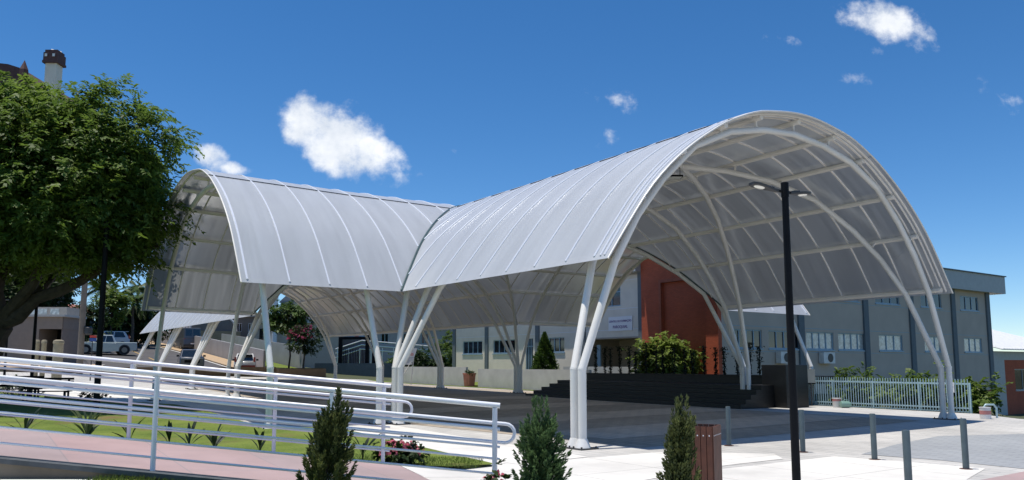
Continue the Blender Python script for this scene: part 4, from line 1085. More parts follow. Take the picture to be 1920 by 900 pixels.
# low walls and planter in front of the building
def lowwall(label, a0, a1, b, z1, m='lowwall', name='low_wall'):
    mb = MB(); n = max(1, int((a1-a0)/3))
    for k in range(n):
        x0 = a0+(a1-a0)*k/n; x1 = a0+(a1-a0)*(k+1)/n; mb.abox(x0, x1, b, b+.18, h(*W(x0,b)[:2])-.2, z1)
    return tag(mb.build(name, M[m]), label, 'wall')
lowwall('long low white wall left of the terracotta planter', 27.0, 37.2, 19.0, 1.5)
lowwall('low white wall between the terracotta planter and the stage', 13.6, 25.4, 19.0, 1.38)
lowwall('short pale wall in front of the parish centre entrance', 11.6, 19.2, 21.6, 1.55)
q = W(26.2,18.8,h(*W(26.2,18.8)[:2]))
pl = thing('planter', 'terracotta planter with small plants in the gap of the low white wall', 'planter', q)
mb = MB(); mb.lathe((q.x,q.y,q.z), [(.34,0),(.36,.05),(.44,.85),(.48,.86),(.48,.95),(.40,.95),(.38,.85)], 4); mb.build('pot', M['terracotta'], pl)
crown('foliage', [((q.x,q.y,q.z+1.02),(.36,.36,.14))], 14, 25, .07, .14, .05, M['leafdark'], pl)

# information board
q = Vector((-7.75,58.5,h(-7.75,58.5)))
ib = thing('information_board', 'white tilted information board with red heading beside the low white wall', 'sign', q)
mb = MB()
d = Vector((.9,-.1,0)).normalized()
sk = .6
def IB(u, v, o=0): return q + d*(u + sk*v*.55) + Vector((0,-o,1.45 + v))
mb.hexa([IB(-.5,0,.02),IB(.4,0,.02),IB(.4,0,-.02),IB(-.5,0,-.02),IB(-.5,1.2,.02),IB(.4,1.2,.02),IB(.4,1.2,-.02),IB(-.5,1.2,-.02)])
mb.build('panel', M['signwhite'], ib)
mb = MB()
for u in (-.3,.35): mb.tube([q+d*u+Vector((0,.06,-.1)), IB(u,.6,-.05)], .03, 6)
mb.tube([q+d*-.6+Vector((0,-.4,0)), IB(.3,.3,.0)], .025, 6); mb.build('support', M['plinth'], ib)
tx = text('NEVES', .25, Face(IB(0,0), d, Vector((0,-1,0))), .18, q.z+2.2, .03, M['redprint'], ib)
mb = MB()
for k in range(5):
    v = .15+.09*k; mb.hexa([IB(-.4,v,.026),IB(.4-.08*(k%2),v,.026),IB(.4-.08*(k%2),v,.02),IB(-.4,v,.02),IB(-.4,v+.03,.026),IB(.4-.08*(k%2),v+.03,.026),IB(.4-.08*(k%2),v+.03,.02),IB(-.4,v+.03,.02)])
mb.build('small_print', M['greyprint'], ib)

# ------------------------------------------------------------------ fence on the right
f0 = W(-.9,18.7); f1 = W(-7.5,18.45)
gf = thing('picket_fence', 'light blue steel picket fence behind the right column', 'fence', f0.lerp(f1,.5))
dv = (f1-f0); Lf = dv.length; dv = dv.normalized(); rz = math.atan2(dv.y, dv.x); zb = -.03
for k in range(5):
    p = f0 + dv*(Lf*[0,.17,.44,.72,1][k]); MB().box((p.x,p.y,zb+.54), (.055,.055,1.08), rz).build('post', M['fence'], gf)
for z, t in ((1.04,.06),(.19,.045),(.06,.04)):
    p = f0.lerp(f1,.5); MB().box((p.x,p.y,zb+z), (Lf,.05,t), rz).build('rail', M['fence'], gf)
npk = 62
for k in range(npk):
    p = f0 + dv*(Lf*(k+.5)/npk) + Vector((-dv.y,dv.x,0))*-.03
    MB().box((p.x,p.y,zb+.64), (.024,.018,1.14), rz).build('picket', M['fence'], gf)
p = W(-6.9,18.35)
ns = thing('fence_notice', 'small white notice fixed to the picket fence beside the right column', 'notice', (p.x,p.y,.75))
MB().box((p.x,p.y,.88), (.24,.012,.36), rz).build('panel', M['signwhite'], ns)
for z in (.96,.88): MB().box((p.x-.008*DB[0]*1.2,p.y-.012,z), (.15,.006,.03), rz).build('print', M['redprint'], ns)
for i, (a, b, rx, hg, mm, lb) in enumerate([(-2.2,20.2,1.1,1.55,'leaflight','leafy bush behind the left end of the blue picket fence'),(-4.0,20.3,1.3,1.35,'leaflight','bush behind the middle of the blue picket fence'),(-5.6,20.2,1.0,1.4,'leaflight','yellow green bush behind the right part of the blue picket fence'),(-7.1,19.6,.5,1.5,'leaflight','tall leafy bush to the right of the white column pair')]):
    q = W(a,b); bush(lb, q.x, q.y, rx, .8, hg+.05, M[mm], 75, 42, .17, .10, base=min(0,h(q.x,q.y))-.1 if i < 3 else -.35)
# small things by the fence
q = W(-2.6,18.0)
bk = thing('bucket', 'white plastic bucket with faded red print before the blue fence', 'bucket', (q.x,q.y,0))
MB().lathe((q.x,q.y,.004), [(.14,0),(.17,.34),(.18,.345),(.18,.36),(.16,.36)], 16).build('body', M['bucketwhite'], bk, smooth='auto')
MB().lathe((q.x,q.y,.245), [(.1665,0),(.1745,.09)], 16).build('print_band', M['pinkplastic'], bk, smooth='auto')
MB().tube([(q.x-.18,q.y,.33),(q.x-.1,q.y-.1,.2),(q.x+.1,q.y-.1,.2),(q.x+.18,q.y,.33)], .006, 5).build('handle', M['dark'], bk)
q = W(-3.0,17.95)
jg = thing('watering_can', 'green plastic can lying beside the white bucket', 'can', (q.x,q.y,0))
mb = MB(); mb.tube([(q.x-.2,q.y,.13),(q.x-.18,q.y,.13),(q.x+.12,q.y,.13),(q.x+.2,q.y,.12),(q.x+.24,q.y,.12)], [.06,.13,.13,.10,.04], 12); mb.build('body', M['greenplastic'], jg, smooth='auto')
MB().tube([(q.x-.1,q.y,.25),(q.x-.02,q.y,.31),(q.x+.12,q.y,.30),(q.x+.18,q.y,.2)], .014, 6).build('handle', M['greenplastic'], jg)
q = Vector((14.85,25.2,0)); 
bk = thing('paint_tin', 'small white paint tin with red label at the plaza edge on the right', 'tin', q)
MB().lathe((q.x,q.y,.004), [(.16,0),(.16,.34),(.17,.345),(.17,.36),(.15,.36)], 16).build('body', M['bucketwhite'], bk, smooth='auto')
MB().lathe((q.x,q.y,.14), [(.1625,0),(.1625,.12)], 16).build('label_band', M['pinkplastic'], bk, smooth='auto')
for (x,y,lb) in ((15.25,25.6,'curved white pipe rising beside the paint tin'),(17.0,24.6,'low curved white pipe at the right plaza edge')):
    hg = .42 if x < 16 else .16
    pp = thing('bent_pipe', lb, 'pipe', (x,y,-.1))
    MB().tube([(x-.2,y,-.1),(x-.2,y,hg-.08),(x-.14,y,hg),(x+.12,y,hg),(x+.2,y,hg-.1),(x+.2,y,-.1)], .03, 8).build('pipe', M['fence'], pp, smooth='auto')
q = W(-.95,17.6)
nb = thing('notice_board', 'beige notice board with an orange side strip behind the street lamp', 'notice board', (q.x-.45,q.y,0))
mb = MB(); q2 = Vector((12.05,33.0,0))
mb.box((q2.x,q2.y,1.22), (.92,.04,.56)); mb.build('panel', M['board'], nb)
mb = MB(); mb.box((q2.x-.39,q2.y-.025,1.30), (.12,.01,.3)); mb.box((q2.x-.39,q2.y-.025,1.03), (.12,.01,.14)); mb.build('orange_print', M['orange'], nb)
mb = MB()
for s in (-.3,.3): mb.box((q2.x+s,q2.y+.03,.6), (.05,.04,1.2))
mb.build('legs', M['dark'], nb)

# ------------------------------------------------------------------ vehicles
def vehicle(name, label, cat, loc, heading, kindv, m, L_, Wd, H_):
    rz = math.atan2(heading[1], heading[0])
    r = thing(name, label, cat, loc, rz)
    hw = Wd/2
    def loft(prof, zlo, wfun):
        mb = MB(); vs = []
        return mb
    wb = {'suv':(.19,.81),'hatch':(.18,.83),'van':(.17,.80),'pickup':(.17,.79)}[kindv]
    X = lambda t: L_*(.5-t)       # t = 0 front, 1 rear
    cl = .22
    belt = {'suv':.60,'hatch':.60,'van':.50,'pickup':.60}[kindv]*H_
    hood = {'suv':.63,'hatch':.60,'van':.52,'pickup':.62}[kindv]*H_
    if kindv == 'pickup': body = [(0,cl+.1),(0,hood*.85),(.03,hood*.96),(.24,hood*1.02),(.26,belt),(.64,belt),(.65,belt*1.04),(.995,belt*1.04),(1,belt*.6),(1,cl+.15),(.5,cl)]
    elif kindv == 'van': body = [(0,cl+.1),(0,hood*.8),(.03,hood*.95),(.14,hood*1.1),(.18,belt),(.99,belt),(1,belt*.9),(1,cl),(.5,cl)]
    else: body = [(0,cl+.1),(0,hood*.8),(.03,hood*.93),(.26,hood*1.0),(.30,belt),(.97,belt),(1,belt*.9),(1,cl),(.5,cl)]
    nb_ = len(body); mb = MB(); vs = []
    for k, s in enumerate((-1,-.93,.93,1)):
        ins = .06 if k in (0,3) else 0
        for (t, z) in body:
            tt = min(max(t, ins*.25), 1-ins*.25); zz = z - (ins*.6 if z > belt*.8 else 0)
            vs.append((X(tt), s*hw, zz))
    fs = [tuple(range(nb_)), tuple(reversed(range(3*nb_,4*nb_)))]
    for k in range(3):
        for i in range(nb_):
            j = (i+1)%nb_; fs.append((k*nb_+i,(k+1)*nb_+i,(k+1)*nb_+j,k*nb_+j))
    bd = mb.add(vs, fs).build('body', m, r, world=False, smooth='auto')
    top = {'suv':(.30,.44,.86,.97),'hatch':(.24,.40,.88,.99),'van':(.10,.24,.97,.995),'pickup':(.27,.40,.60,.66)}[kindv]
    i1, i2 = hw*.94, hw*(.74 if kindv != 'van' else .86)
    b4 = [(X(top[0]),i1,belt-.02),(X(top[0]),-i1,belt-.02),(X(top[3]),-i1,belt-.02),(X(top[3]),i1,belt-.02)]
    t4 = [(X(top[1]),i2,H_),(X(top[1]),-i2,H_),(X(top[2]),-i2,H_),(X(top[2]),i2,H_)]
    cab = MB().hexa(b4+t4).build('cabin', m, r, world=False, bevel=.06)
    def quad(p, q, s, t, k0, k1, l0, l1, off):
        p,q,s,t = map(Vector,(p,q,s,t))       # p,q bottom; s,t top (s above q)
        n = (q-p).cross(t-p).normalized()*off
        f = lambda u, v: (p.lerp(q,u)).lerp(t.lerp(s,u), v) + n
        return [f(k0,l0),f(k1,l0),f(k1,l1),f(k0,l1)]
    def pane(nm, p, q, s, t, k0, k1, l0=.12, l1=.88):
        vs = quad(p,q,s,t,k0,k1,l0,l1,.012); c = sum(vs,Vector())/4
        ctr = Vector((0,0,H_*.7))
        if (vs[1]-vs[0]).cross(vs[3]-vs[0]).dot(c-ctr) < 0: vs = quad(p,q,s,t,k0,k1,l0,l1,-.012)
        MB().add(vs, [(0,1,2,3)]).build(nm, M['carglass'], r, world=False)
    pane('windscreen', b4[0],b4[1],t4[1],t4[0], .06,.94)
    if kindv != 'van' : pane('rear_window', b4[2],b4[3],t4[3],t4[2], .08,.92)
    else: pane('rear_window', b4[2],b4[3],t4[3],t4[2], .08,.47,.25,.85); pane('rear_window', b4[2],b4[3],t4[3],t4[2], .53,.92,.25,.85)
    for (p,q,s,t) in ((b4[0],b4[3],t4[3],t4[0]),(b4[1],b4[2],t4[2],t4[1])):
        if kindv == 'van': pane('side_window', p,q,s,t,.05,.22,.3,.85)
        else: pane('side_window', p,q,s,t,.10,.48); pane('side_window', p,q,s,t,.53,.90)
    wr = {'suv':.36,'hatch':.31,'van':.34,'pickup':.40}[kindv]
    for t in wb:
        for s in (-1,1):
            wh = MB(); n = 18
            wh.tube([(X(t), s*(hw-.2), wr),(X(t), s*(hw+.01), wr)], wr, n)
            w_ = wh.build('wheel', M['rubber'], r, world=False, smooth='auto')
            MB().tube([(X(t), s*(hw+.0), wr),(X(t), s*(hw+.02), wr)], wr*.62, n).build('rim', M['hub'], w_, world=False, smooth='auto')
            ar = MB().tube([(X(t), s*(hw-.3), wr+.02),(X(t), s*(hw+.004), wr+.02)], wr*1.2, n); ar.build('wheel_arch', M['dark'], r, world=False)
    for s in (-1,1):
        MB().box((X(.02), s*hw*.72, hood*.80), (.14,.34,.13)).build('headlight', M['headglass'], r, world=False)
        zt = belt*.88 if kindv != 'hatch' else belt*1.12
        MB().box((X(.985), s*hw*.86, zt), (.12,.16,.26 if kindv != 'hatch' else .4)).build('tail_light', M['redlight'], r, world=False)
        MB().box((X(top[0]+.06), s*(hw+.09), belt+.10), (.10,.2,.15)).build('mirror', M['dark'], r, world=False)
    MB().box((X(.004), 0, hood*.58), (.06,Wd*.62,.26)).build('grille', M['black'], r, world=False)
    MB().box((X(.002), 0, cl+.16), (.10,Wd*.96,.24)).build('bumper', m if kindv in ('hatch','suv') else M['dark'], r, world=False)
    MB().box((X(.998), 0, cl+.2), (.10,Wd*.96,.28)).build('bumper', M['carred'] if kindv == 'hatch' else M['dark'], r, world=False)
    MB().box((X(1.006), 0, cl+.42), (.03,.42,.13)).build('number_plate', M['signwhite'], r, world=False)
    if kindv == 'hatch':
        MB().box((X(.992), 0, belt*.70), (.06,Wd*.80,.36)).build('tailgate_panel', M['carred'], r, world=False)
        MB().box((X(.94), 0, H_-.02), (.3,Wd*.6,.05)).build('spoiler', M['carwhite'], r, world=False)
    if kindv == 'pickup':
        MB().box((X(.82), 0, belt*1.045+.004), (L_*.30,Wd*.82,.02)).build('bed_cover', M['dark'], r, world=False)
    if kindv in ('suv',):
        for s in (-1,1): MB().tube([(X(.46),s*hw*.66,H_+.04),(X(.86),s*hw*.66,H_+.04)], .02, 6).build('roof_rail', M['dark'], r, world=False)
    return r
def gxy(px_, D_): x = (px_-960)/F*D_; return (x, D_, h(x, D_)+.02)
negA = (-DA[0], -DA[1]); negB = (-DB[0], -DB[1])
vehicle('parked_van', 'grey delivery van parked by the concrete wall up the street', 'van', gxy(352, 93), DA, 'van', M['vangrey'], 5.6, 2.0, 2.45)
vehicle('car', 'dark blue car driving towards the canopy with headlights in view', 'car', gxy(361, 66), (.42,-.9), 'suv', M['navy'], 4.5, 1.85, 1.62)
vehicle('car', 'white hatchback with dark red lower tail seen from behind', 'car', gxy(463, 67), (-.3,.95), 'hatch', M['carwhite'], 3.9, 1.72, 1.52)
vehicle('pickup_truck', 'silver pickup truck side on at the street crossing', 'pickup truck', gxy(200, 74), negB, 'pickup', M['silver'], 5.2, 1.9, 1.78)
vehicle('car', 'white car partly hidden behind the silver pickup truck', 'car', gxy(203, 82), negB, 'hatch', M['carwhite'], 4.0, 1.75, 1.75)

# ------------------------------------------------------------------ far left street scene
def block(mb, px0, px1, D_, z0, z1, depth): 
    x0 = (px0-960)/F*D_; x1 = (px1-960)/F*D_
    mb.box(((x0+x1)/2, D_+depth/2, (z0+z1)/2), (x1-x0, depth, z1-z0)); return x0, x1
# beige garage building
D_ = 60; bg_ = thing('garage_building', 'low beige building with a dark garage opening behind the big tree', 'building', ((70-960)/F*D_, D_, h((70-960)/F*D_, D_)))
fg = Face(((0-960)/F*D_, D_, 0), (1,0,0), (0,-1,0)); wdt = 118/F*D_
mb = MB(); op = (75/F*D_, 117/F*D_, -1, zpx(617,D_)); fg.wall(mb, -1.5, wdt, -1, zpx(594,D_), [op], 2.5); fg.slab(mb, -1.5, wdt, zpx(617,D_), zpx(594,D_), -3, -.1); fg.slab(mb,-1.5,wdt,-1,zpx(617,D_),-3,-2.6); mb.build('wall', M['beige'], bg_)
mb = MB(); fg.slab(mb, op[0], op[1], -1, op[3], -2.55, -2.45); mb.build('garage_interior', M['black'], bg_)
mb = MB(); fg.slab(mb, -1.8, wdt+.2, zpx(594,D_), zpx(590,D_), -3, .2); mb.build('roof_edge', M['fascia'], bg_)
mb = MB(); fg.slab(mb, -1, wdt-.3, zpx(590,D_), zpx(574,D_), -2.8, -1); up = mb.build('upper_storey', M['cream'], bg_)
for k in range(5): mb = MB(); fg.slab(mb, -.6+.95*k, .1+.95*k, zpx(588,D_), zpx(577,D_), -1.02, -.97); mb.build('window', M['curtain'], bg_)
mb = MB(); x0, x1 = block(mb, 110, 148, 85, 0, zpx(598,85), 10); g = tag(mb.build('far_building', M['pilaster'], None), 'plain blue grey building beyond the utility pole', 'building')
for (p0,p1,yt,D2,mm,lb) in ((96,140,582,170,'cream','distant pale apartment block seen between the pole and the tree'),(224,243,596,150,'beige','distant house with a red roof behind the palms')):
    x = ((p0+p1)/2-960)/F*D2; b_ = thing('distant_house', lb, 'house', (x, D2, 3)); mb = MB(); x0,x1 = block(mb, p0, p1, D2, 3, zpx(yt,D2), 8); mb.build('wall', M[mm], b_)
    mb = MB(); zt = zpx(yt,D2); mb.extrude([(x0-.4,zt),(x1+.4,zt),((x0+x1)/2,zt+1.6)], lambda u,v,s: (u, D2-.4+8.8*s, v)); mb.build('roof', M['terracotta'], b_)
    for k in range(2): 
        mb = MB(); mb.box((x0+(x1-x0)*(.3+.4*k), D2-.01, zt-1.5), (.9,.04,1.1)); mb.build('window', M['glass'], b_)
# stone bollards
sb0 = None
for px_, lb, w in ((73,'leftmost of the three cream stone posts by the garage',.13),(86,'middle cream stone post by the garage',.13),(113,'wide rightmost cream stone post by the garage',.26)):
    D2 = 45; x = (px_-960)/F*D2; z0 = h(x,D2); zt = zpx(637,D2)
    s = MB().lathe((x,D2,z0), [(w,0),(w,zt-z0-.22),(w*1.12,zt-z0-.2),(w*1.05,zt-z0-.06),(w*.6,zt-z0)], 12).build('stone_post', M['stone'], smooth='auto'); tag(s, lb, 'post', 'cream stone posts by the garage')
# poles
def pole(name, label, cat, px_, D2, ytop, r, m, arm=None):
    x = (px_-960)/F*D2; z0 = h(x,D2); zt = zpx(ytop,D2); t = thing(name, label, cat, (x,D2,z0))
    MB().tube([(x,D2,z0-.1),(x,D2,zt)], [r, r*.8], 10).build('pole', M[m], t, smooth='auto')
    return t, x, zt
t, x, zt = pole('street_lamp', 'tall dark lamp post standing on the lawn in front of the tree', 'street lamp', 190, 27, 415, .105, 'black')
MB().lathe((x,27,h(x,27)+.0), [(.16,0),(.16,.03),(.12,.05),(.12,.35)], 12).build('base', M['black'], t, smooth='auto')
MB().box((x-.3,27,zt-.1), (.6,.14,.06)).build('lamp_head', M['dark'], t)
t, x, zt = pole('street_lamp', 'thin dark lamp post at the back of the lawn by the stone posts', 'street lamp', 67, 33, 500, .07, 'black')
MB().box((x-.25,33,zt-.05), (.5,.12,.05)).build('lamp_head', M['dark'], t)
t, x, zt = pole('street_lamp', 'thin dark post beside the trunk of the big tree', 'street lamp', 16, 40, 560, .06, 'black')
MB().box((x-.25,40,zt-.05), (.5,.12,.05)).build('lamp_head', M['dark'], t)
t, xu, zu = pole('utility_pole', 'grey concrete utility pole carrying wires by the street', 'utility pole', 155, 56, 470, .22, 'concretepole')
MB().box((xu,56,zu-.6), (2.2,.12,.14), .3).build('crossarm', M['dark'], t)
MB().lathe((xu+.45,56,zpx(628,56)), [(.2,0),(.26,.1),(.26,.5),(.15,.6)], 10).build('meter_box', M['dark'], t)
t2, x2, z2 = pole('utility_pole', 'dark thin utility pole with crossarms beyond the garage', 'utility pole', 122, 80, 515, .15, 'dark')
for dz in (.4,1.3): MB().box((x2,80,z2-dz), (2.4,.12,.12), .2).build('crossarm', M['dark'], t2)
for k, (dx, dz, lb) in enumerate(((-.9,.5,'uppermost power line between the two utility poles'),(0,1.2,'second power line between the two utility poles'),(.9,2.2,'third power line between the two utility poles'),(.2,3.0,'lowest power line between the two utility poles'))):
    pts = []
    for i in range(13):
        s = i/12; pts.append((xu+dx*.8+(x2+dx-xu-dx*.8)*s - 0, 56+24*s, (zu-dz)*(1-s)+(z2-dz*.6)*s - 1.0*math.sin(math.pi*s)))
    pts = [(xu+26, 30, zu-dz+.2)] + [(xu+13, 44, zu-dz-.8)] + pts if False else pts
    tag(MB().tube(pts, .022, 5).build('power_line', M['dark']), lb, 'power line', 'power lines')
t, x, zt = pole('road_sign', 'thin post with a small red and blue sign before the pickup truck', 'road sign', 176, 50, 628, .035, 'dark')
MB().box((x+.05,49.95,zt-.1), (.42,.03,.14)).build('red_panel', M['redcloth'], t); MB().box((x+.05,49.95,zt-.3), (.42,.03,.2)).build('blue_panel', M['bluesign'], t)
# benches
def bench(label, px_, D2, rz):
    x = (px_-960)/F*D2; z = h(x,D2)+.03; b = thing('park_bench', label, 'bench', (x,D2,z), rz, 'dark benches on the lawn')
    mb = MB()
    for k in range(4): mb.box((0,-.18+.12*k,.45), (1.7,.09,.035))
    mb.build('seat', M['black'], b, world=False)
    mb = MB()
    for k in range(4): mb.box((0,.26+.02*k,.58+.11*k), (1.7,.03,.08))
    mb.build('backrest', M['black'], b, world=False)
    for s in (-.7,.7):
        mb = MB(); mb.box((s,-.15,.21),(.07,.07,.44)); mb.box((s,.24,.45),(.06,.06,.95)); mb.box((s,.04,.42),(.06,.4,.04)); mb.build('leg', M['black'], b, world=False)
bench('dark slatted bench on the lawn under the big tree, further left', 40, 31, .25); bench('dark slatted bench on the lawn near the tall lamp post', 95, 30, .2)
q = ((25-960)/F*33, 33); bush('grey green rounded shrub behind the dark benches', q[0], q[1], .9, .5, .7, M['leafpale'], 26, 40, .16, .06)
# hedge row behind lawn & trees beyond the street
palm('tall palm behind the pickup truck, left of the dark lamp post', -43.5, 84, 9.6, 2.9); palm('broad palm just right of the dark lamp post', -42, 88, 8.7, 3.1); palm('leaning palm with a thin trunk near the concrete wall', -45.0, 95, 10.6, 2.8)
simple_tree('leafy_tree', 'dark bushy tree behind the silver pickup truck', 'tree', -43.8, 90, 6.2, 2.6, 2.8, M['leafdark'], 90, 60, .4, .2)
simple_tree('leafy_tree', 'bright green tree beside the far end of the concrete wall', 'tree', -41.5, 82, 7.6, 1.5, 1.6, M['leaflight'], 50, 60, .35, .18)
simple_tree('leafy_tree', 'round green tree at the left vault edge beyond the wall', 'tree', -43.5, 97, 6.8, 2.6, 2.2, M['leafmid'], 80, 60, .4, .2)
simple_tree('leafy_tree', 'shady tree beside the garage building behind the utility pole', 'tree', -41.0, 76, 5.0, 1.6, 2.4, M['leafdark'], 50, 60, .4, .2)
# street wall, umbrella, shade tunnel
def wall_ab(label, b, a0, a1, hgt, m, name='street_wall', cat='wall', t=.2):
    mb = MB(); n = max(2, int((a1-a0)/3))
    for k in range(n):
        x0 = a0+(a1-a0)*k/n; x1 = a0+(a1-a0)*(k+1)/n
        z0 = h(*W(x0,b)[:2]); z1 = h(*W(x1,b)[:2])
        p = [W(x0,b,z0-.2),W(x1,b,z1-.2),W(x1,b+t,z1-.2),W(x0,b+t,z0-.2)][::-1]; q_ = [W(x0,b,z0+hgt),W(x1,b,z1+hgt),W(x1,b+t,z1+hgt),W(x0,b+t,z0+hgt)][::-1]
        mb.hexa(p+q_)
    return tag(mb.build(name, M[m]), label, cat)
wall_ab('long grey concrete wall along the far side of the street', 11.6, 49, 128, 1.75, 'greywall')
q = W(95,12.8); um = thing('parasol', 'red parasol beyond the concrete street wall', 'parasol', (q.x,q.y,h(q.x,q.y)))
MB().lathe((q.x,q.y,h(q.x,q.y)), [(.03,0),(.03,3.2)], 8).build('pole', M['dark'], um); MB().lathe((q.x,q.y,h(q.x,q.y)+2.5), [(1.7,0),(1.65,.08),(.9,.5),(.05,.85)], 10).build('canopy_cloth', M['redcloth'], um)
q = W(93,17); z = h(q.x,q.y)+2.3
tn = thing('arched_shelter', 'white arched roof on a tan wall beyond the street wall', 'shelter', (q.x,q.y,z-2.6))
mb = MB()
for k in range(9):
    a = 87+1.5*k; mb.tube([W(a, 14+3.0*(1-math.cos(t)), z+2.4*math.sin(t)) for t in np.linspace(0,math.pi,12)], .16, 6)
mb.build('arches', M['signwhite'], tn)
MB().abox(86.5,100,13.6,20.4,z-3,z).build('wall', M['tansidewalk'], tn)
mb = MB(); mb.extrude([(3.0-2.9*math.cos(t), 2.3*math.sin(t)) for t in np.linspace(0,math.pi,12)], lambda u,v,s: W(87+12.5*s, 14+u, z+v)); mb.build('roof', M['beige'], tn)

# church complex beyond the far arm
D2 = 100; ch = thing('church', 'grey church with cream lower wing beyond the far end of the canopy', 'church', ((560-960)/F*D2, D2, h((560-960)/F*D2,D2)))
fc = Face((0,D2,0), (1,0,0), (0,-1,0)); ux = lambda p: (p-960)/F*D2
mb = MB(); fc.slab(mb, ux(500), ux(735), 0, zpx(560,D2), -25, -6)
mb.extrude([(ux(495),zpx(560,D2)),(ux(735),zpx(560,D2)),(ux(640),zpx(500,D2)),(ux(560),zpx(500,D2))], lambda u,v,s: (u, D2+6+18*s, v)); mb.build('nave', M['churchgrey'], ch)
mb = MB(); fc.slab(mb, ux(478), ux(640), zpx(606,D2), zpx(598,D2), -6, .4); mb.build('wing_roof', M['fascia'], ch)
hs_ = [(ux(p), ux(p+9), zpx(642,D2), zpx(615,D2)) for p in (486,512,540,568,592)]
mb = MB(); fc.wall(mb, ux(470), ux(640), 0, zpx(606,D2), hs_, .3); mb.build('wing_wall', M['cream'], ch)
for x in hs_: fc.window(ch, *x, nm=1, sill=False, fm='cream')
for p in (520,): 
    MB().tube([(ux(p),D2-1,0),(ux(p),D2-1,zpx(540,D2))], .35, 10).build('column', M['signwhite'], ch, smooth='auto')
mb = MB(); fc.slab(mb, ux(500), ux(515), zpx(600,D2), zpx(560,D2), -6, -5.8); mb.build('window', M['glass'], ch)
D2 = 112; rh = thing('row_house', 'tan low house behind the street wall left of the church wing', 'house', ((450-960)/F*D2, D2, h((450-960)/F*D2,D2)))
fr = Face((0,D2,0), (1,0,0), (0,-1,0)); ur = lambda p: (p-960)/F*D2
hs_ = [(ur(p), ur(p+10), zpx(622,D2), zpx(606,D2)) for p in (424,444,466)]
mb = MB(); fr.wall(mb, ur(408), ur(486), 0, zpx(594,D2), hs_, .3); fr.slab(mb, ur(408), ur(486), 0, zpx(595,D2), -8, -.4); mb.build('wall', M['beige'], rh)
for x_ in hs_: fr.window(rh, *x_, nm=2, sill=False, fm='signwhite')
mb = MB(); fr.slab(mb, ur(405), ur(489), zpx(594,D2), zpx(589,D2), -8.5, .5); mb.build('roof', M['fascia'], rh)
# fence wall on the slope
wall_ab('pale translucent fence above the grassy bank of the church', 14.6, 47, 74, 2.3, 'greywall', 'bank_fence', 'fence', .08)
sheet('grass_bank', [P2(44.6,11.7),P2(44.6,14.5),P2(78,14.5),P2(78,11.9)], .35, M['lawn'])
# planter with two young trees
z0 = h(*W(43.8,9)[:2])
pb = thing('planter_wall', 'long brown masonry planter at the street end of the plaza', 'planter', W(42.6,12.7,z0))
MB().abox(42.2,43.8,10.7,14.7,-.2,1.34).build('wall', M['brownwall'], pb); MB().abox(42.35,43.65,10.85,14.55,1.34,1.38).build('soil', M['soil'], pb)
lowwall_ = tag(MB().abox(42.6,43.2,-8,10.6,-.2,z0+.65).build('planter_wall', M['brownwall']), 'low brown wall behind the left canopy columns', 'wall')
q = W(43.2,13.1); simple_tree('blossom_tree', 'young tree with magenta blossom in the brown planter', 'tree', q.x, q.y, 3.75, 1.35, 1.15, M['leafdark'], 60, 70, .16, .10, .07, spread=.25)
C = np.array([q.x,q.y,3.95]) + rdir(150)*np.array([1.35,1.35,1.0])*RNG.uniform(.75,1.05,(150,1)); C = C[(C[:,2] > 3.7) & (C[:,0] < q.x+.7)]
bl = leaf_mesh('blossoms', C, rdir(len(C)), rdir(len(C)), .34, .26, M['magenta'], bpy.data.objects[[o.name for o in bpy.data.objects if o.get('label','').startswith('young tree with magenta')][0]])
q = W(46.5,13.0); simple_tree('leafy_tree', 'taller green tree behind the magenta blossom tree', 'tree', q.x, q.y, 5.7, 1.75, 1.35, M['leafmid'], 70, 70, .28, .16, .09, spread=.3)
# gate pavilion
D2 = 76; ug = lambda p: (p-960)/F*D2
gt = thing('entrance_gate', 'black gate with a printed banner beyond the far arm of the canopy', 'gate', (ug(670), D2, .6))
mb = MB()
for p in (640,690,703): mb.box((ug(p),D2,zpx(655,D2)), (.35,.35,zpx(628,D2)-zpx(690,D2)))
mb.box((ug(672),D2-.02,zpx(634,D2)), (ug(705)-ug(640),.3,.25)); mb.build('frame', M['black'], gt)
mb = MB()
for k in range(16): mb.box((ug(640)+(ug(690)-ug(640))*k/16,D2+.02,zpx(672,D2)), (.05,.05,1.7))
mb.build('bars', M['black'], gt)
MB().box((ug(668),D2-.1,zpx(631,D2)+.12), (ug(702)-ug(636),.08,.42)).build('banner', M['alu'], gt); MB().box((ug(670),D2-.15,zpx(631,D2)+.12), (.4,.02,.36)).build('banner_print', M['pinkplastic'], gt)
mb = MB(); mb.box((ug(668),D2-.6,.55+.5), (ug(740)-ug(596),.25,1.5)); tag(mb.build('low_wall', M['pilaster']), 'dark grey base wall below the black gate', 'wall')
mb = MB(); 
rr = thing('ramp_railing', 'white railing of the church ramp behind the black gate', 'railing', (ug(720), D2+8, 1.5))
for dz in (0,.45,.9): mb.tube([(ug(596),D2+8,2.4+dz),(ug(650),D2+8,3.3+dz),(ug(790),D2+8,2.7+dz)], .05, 6)
mb.build('rails', M['rail'], rr)
for k in range(9):
    x = ug(600)+(ug(785)-ug(600))*k/8; MB().tube([(x,D2+8,.8),(x,D2+8,3.4)], .04, 6).build('post', M['rail'], rr)
sheet('grass_bank', [(ug(600),D2+.3),(ug(860),D2+.3),(ug(880),D2+20),(ug(560),D2+20)], .5, M['lawn'])
D3 = 98; hh_ = thing('lilac_house', 'lilac grey house with dark windows seen between the canopy columns', 'house', ((770-960)/F*D3, D3, .5))
fh = Face((0,D3,0), (1,0,0), (0,-1,0)); u3 = lambda p: (p-960)/F*D3
M['lilac'] = mat('lilac_render', (.34,.32,.36), .85, var=.06)
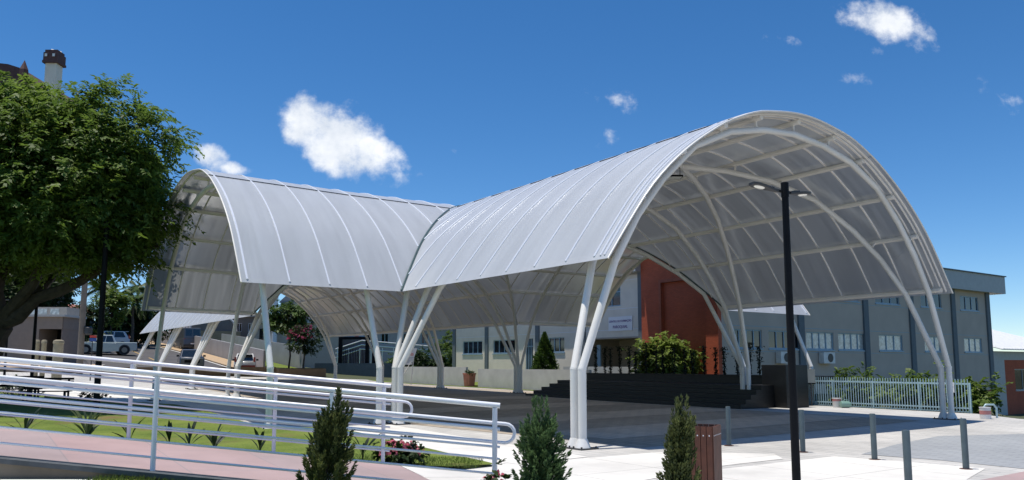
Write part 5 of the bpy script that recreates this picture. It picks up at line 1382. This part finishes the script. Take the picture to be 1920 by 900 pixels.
hs_ = [(u3(p), u3(p+14), zpx(645,D3), zpx(625,D3)) for p in (715,750,790)]
mb = MB(); fh.wall(mb, u3(690), u3(846), 0, 6.2, hs_, .3); fh.slab(mb, u3(690), u3(846), 0, 6.2, -9, -.35); mb.build('wall', M['lilac'], hh_)
for x in hs_: fh.window(hh_, *x, nm=2, sill=False)
mb = MB(); mb.extrude([(u3(686),6.2),(u3(850),6.2),(u3(800),8.2),(u3(736),8.2)], lambda u,v,s: (u, D3-.6+10.5*s, v)); mb.build('roof', M['tile'], hh_)
for i, (p, D4, rx, hg, mm, lb) in enumerate([(778,73,1.3,2.6,'leafdark','dark spiky shrub beside the information board'),(800,75,1.5,2.4,'leafdark','dark shrub behind the long low white wall'),(836,76,1.5,3.6,'leafmid','tall green hedge bush at the corner of the parish centre'),(848,82,1.4,5.0,'leaflight','light green tall bush beside the parish centre wall'),(760,80,1.4,2.2,'leafmid','green shrub at the left end of the dark shrubs')]):
    x = (p-960)/F*D4; bush(lb, x, D4, rx, 1.2, hg, M[mm], 50, 45, .3, .15, spread=.3)
sheet('grass_bank', [P2(26,19.3),P2(40,19.3),P2(40,24),P2(37.6,24),P2(26,23.9)], .1, M['lawn'])
# steeple and roofs above the tree
D2 = 80; x = lambda p, y_=130: xpx(p, y_, D2)
bt = thing('old_church', 'brown tiled church roof with a white tower rising above the big tree', 'church', (x(0), D2+6, h(x(0),D2)))
zr0 = zpx(190,D2)
mb = MB(); mb.box((x(-110),D2+9,zr0/2), (14,10,zr0-.1)); mb.build('wall', M['beige'], bt)
mb = MB(); mb.extrude([(x(-260),zr0),(x(80,190),zr0),(x(62,150),zpx(152,D2)),(x(40,130),zpx(128,D2)),(x(15,118),zpx(120,D2)),(x(-60),zpx(112,D2))], lambda u,v,s: (u, D2+14*s, v)); mb.build('roof', M['tile'], bt)
mb = MB(); cx, cz = x(49,140), zpx(146,D2); mb.lathe((cx,D2-.4,cz), [(.50,0),(.45,.7),(.02,1.75)], 6); mb.build('spire', M['tile'], bt)
cx = x(101,130); mb = MB(); mb.box((cx,D2,zpx(122,D2)/2), (1.15,1.15,zpx(122,D2))); mb.build('tower', M['walllight'], bt)
mb = MB(); mb.box((cx,D2,zpx(111,D2)), (1.5,1.5,.95)); mb.box((cx,D2,zpx(101,D2)), (1.3,1.3,.4)); mb.box((cx,D2,zpx(120,D2)), (1.62,1.62,.25)); tt_ = mb.build('belfry', M['tile'], bt)
for s_ in (-.4,.4): MB().box((cx+s_,D2-.88,zpx(109,D2)), (.25,.05,.3)).build('opening', M['plinth'], tt_)
mb = MB(); mb.lathe((cx,D2,zpx(98,D2)), [(.75,0),(.6,.12),(.1,.2)], 4); mb.build('cap', M['metalroof'], tt_)
simple_tree('leafy_tree', 'dense dark green tree rising behind the garage building', 'tree', xpx(40,540,68), 68, 8.2, 4.2, 2.6, M['leafdark'], 170, 80, .4, .2)
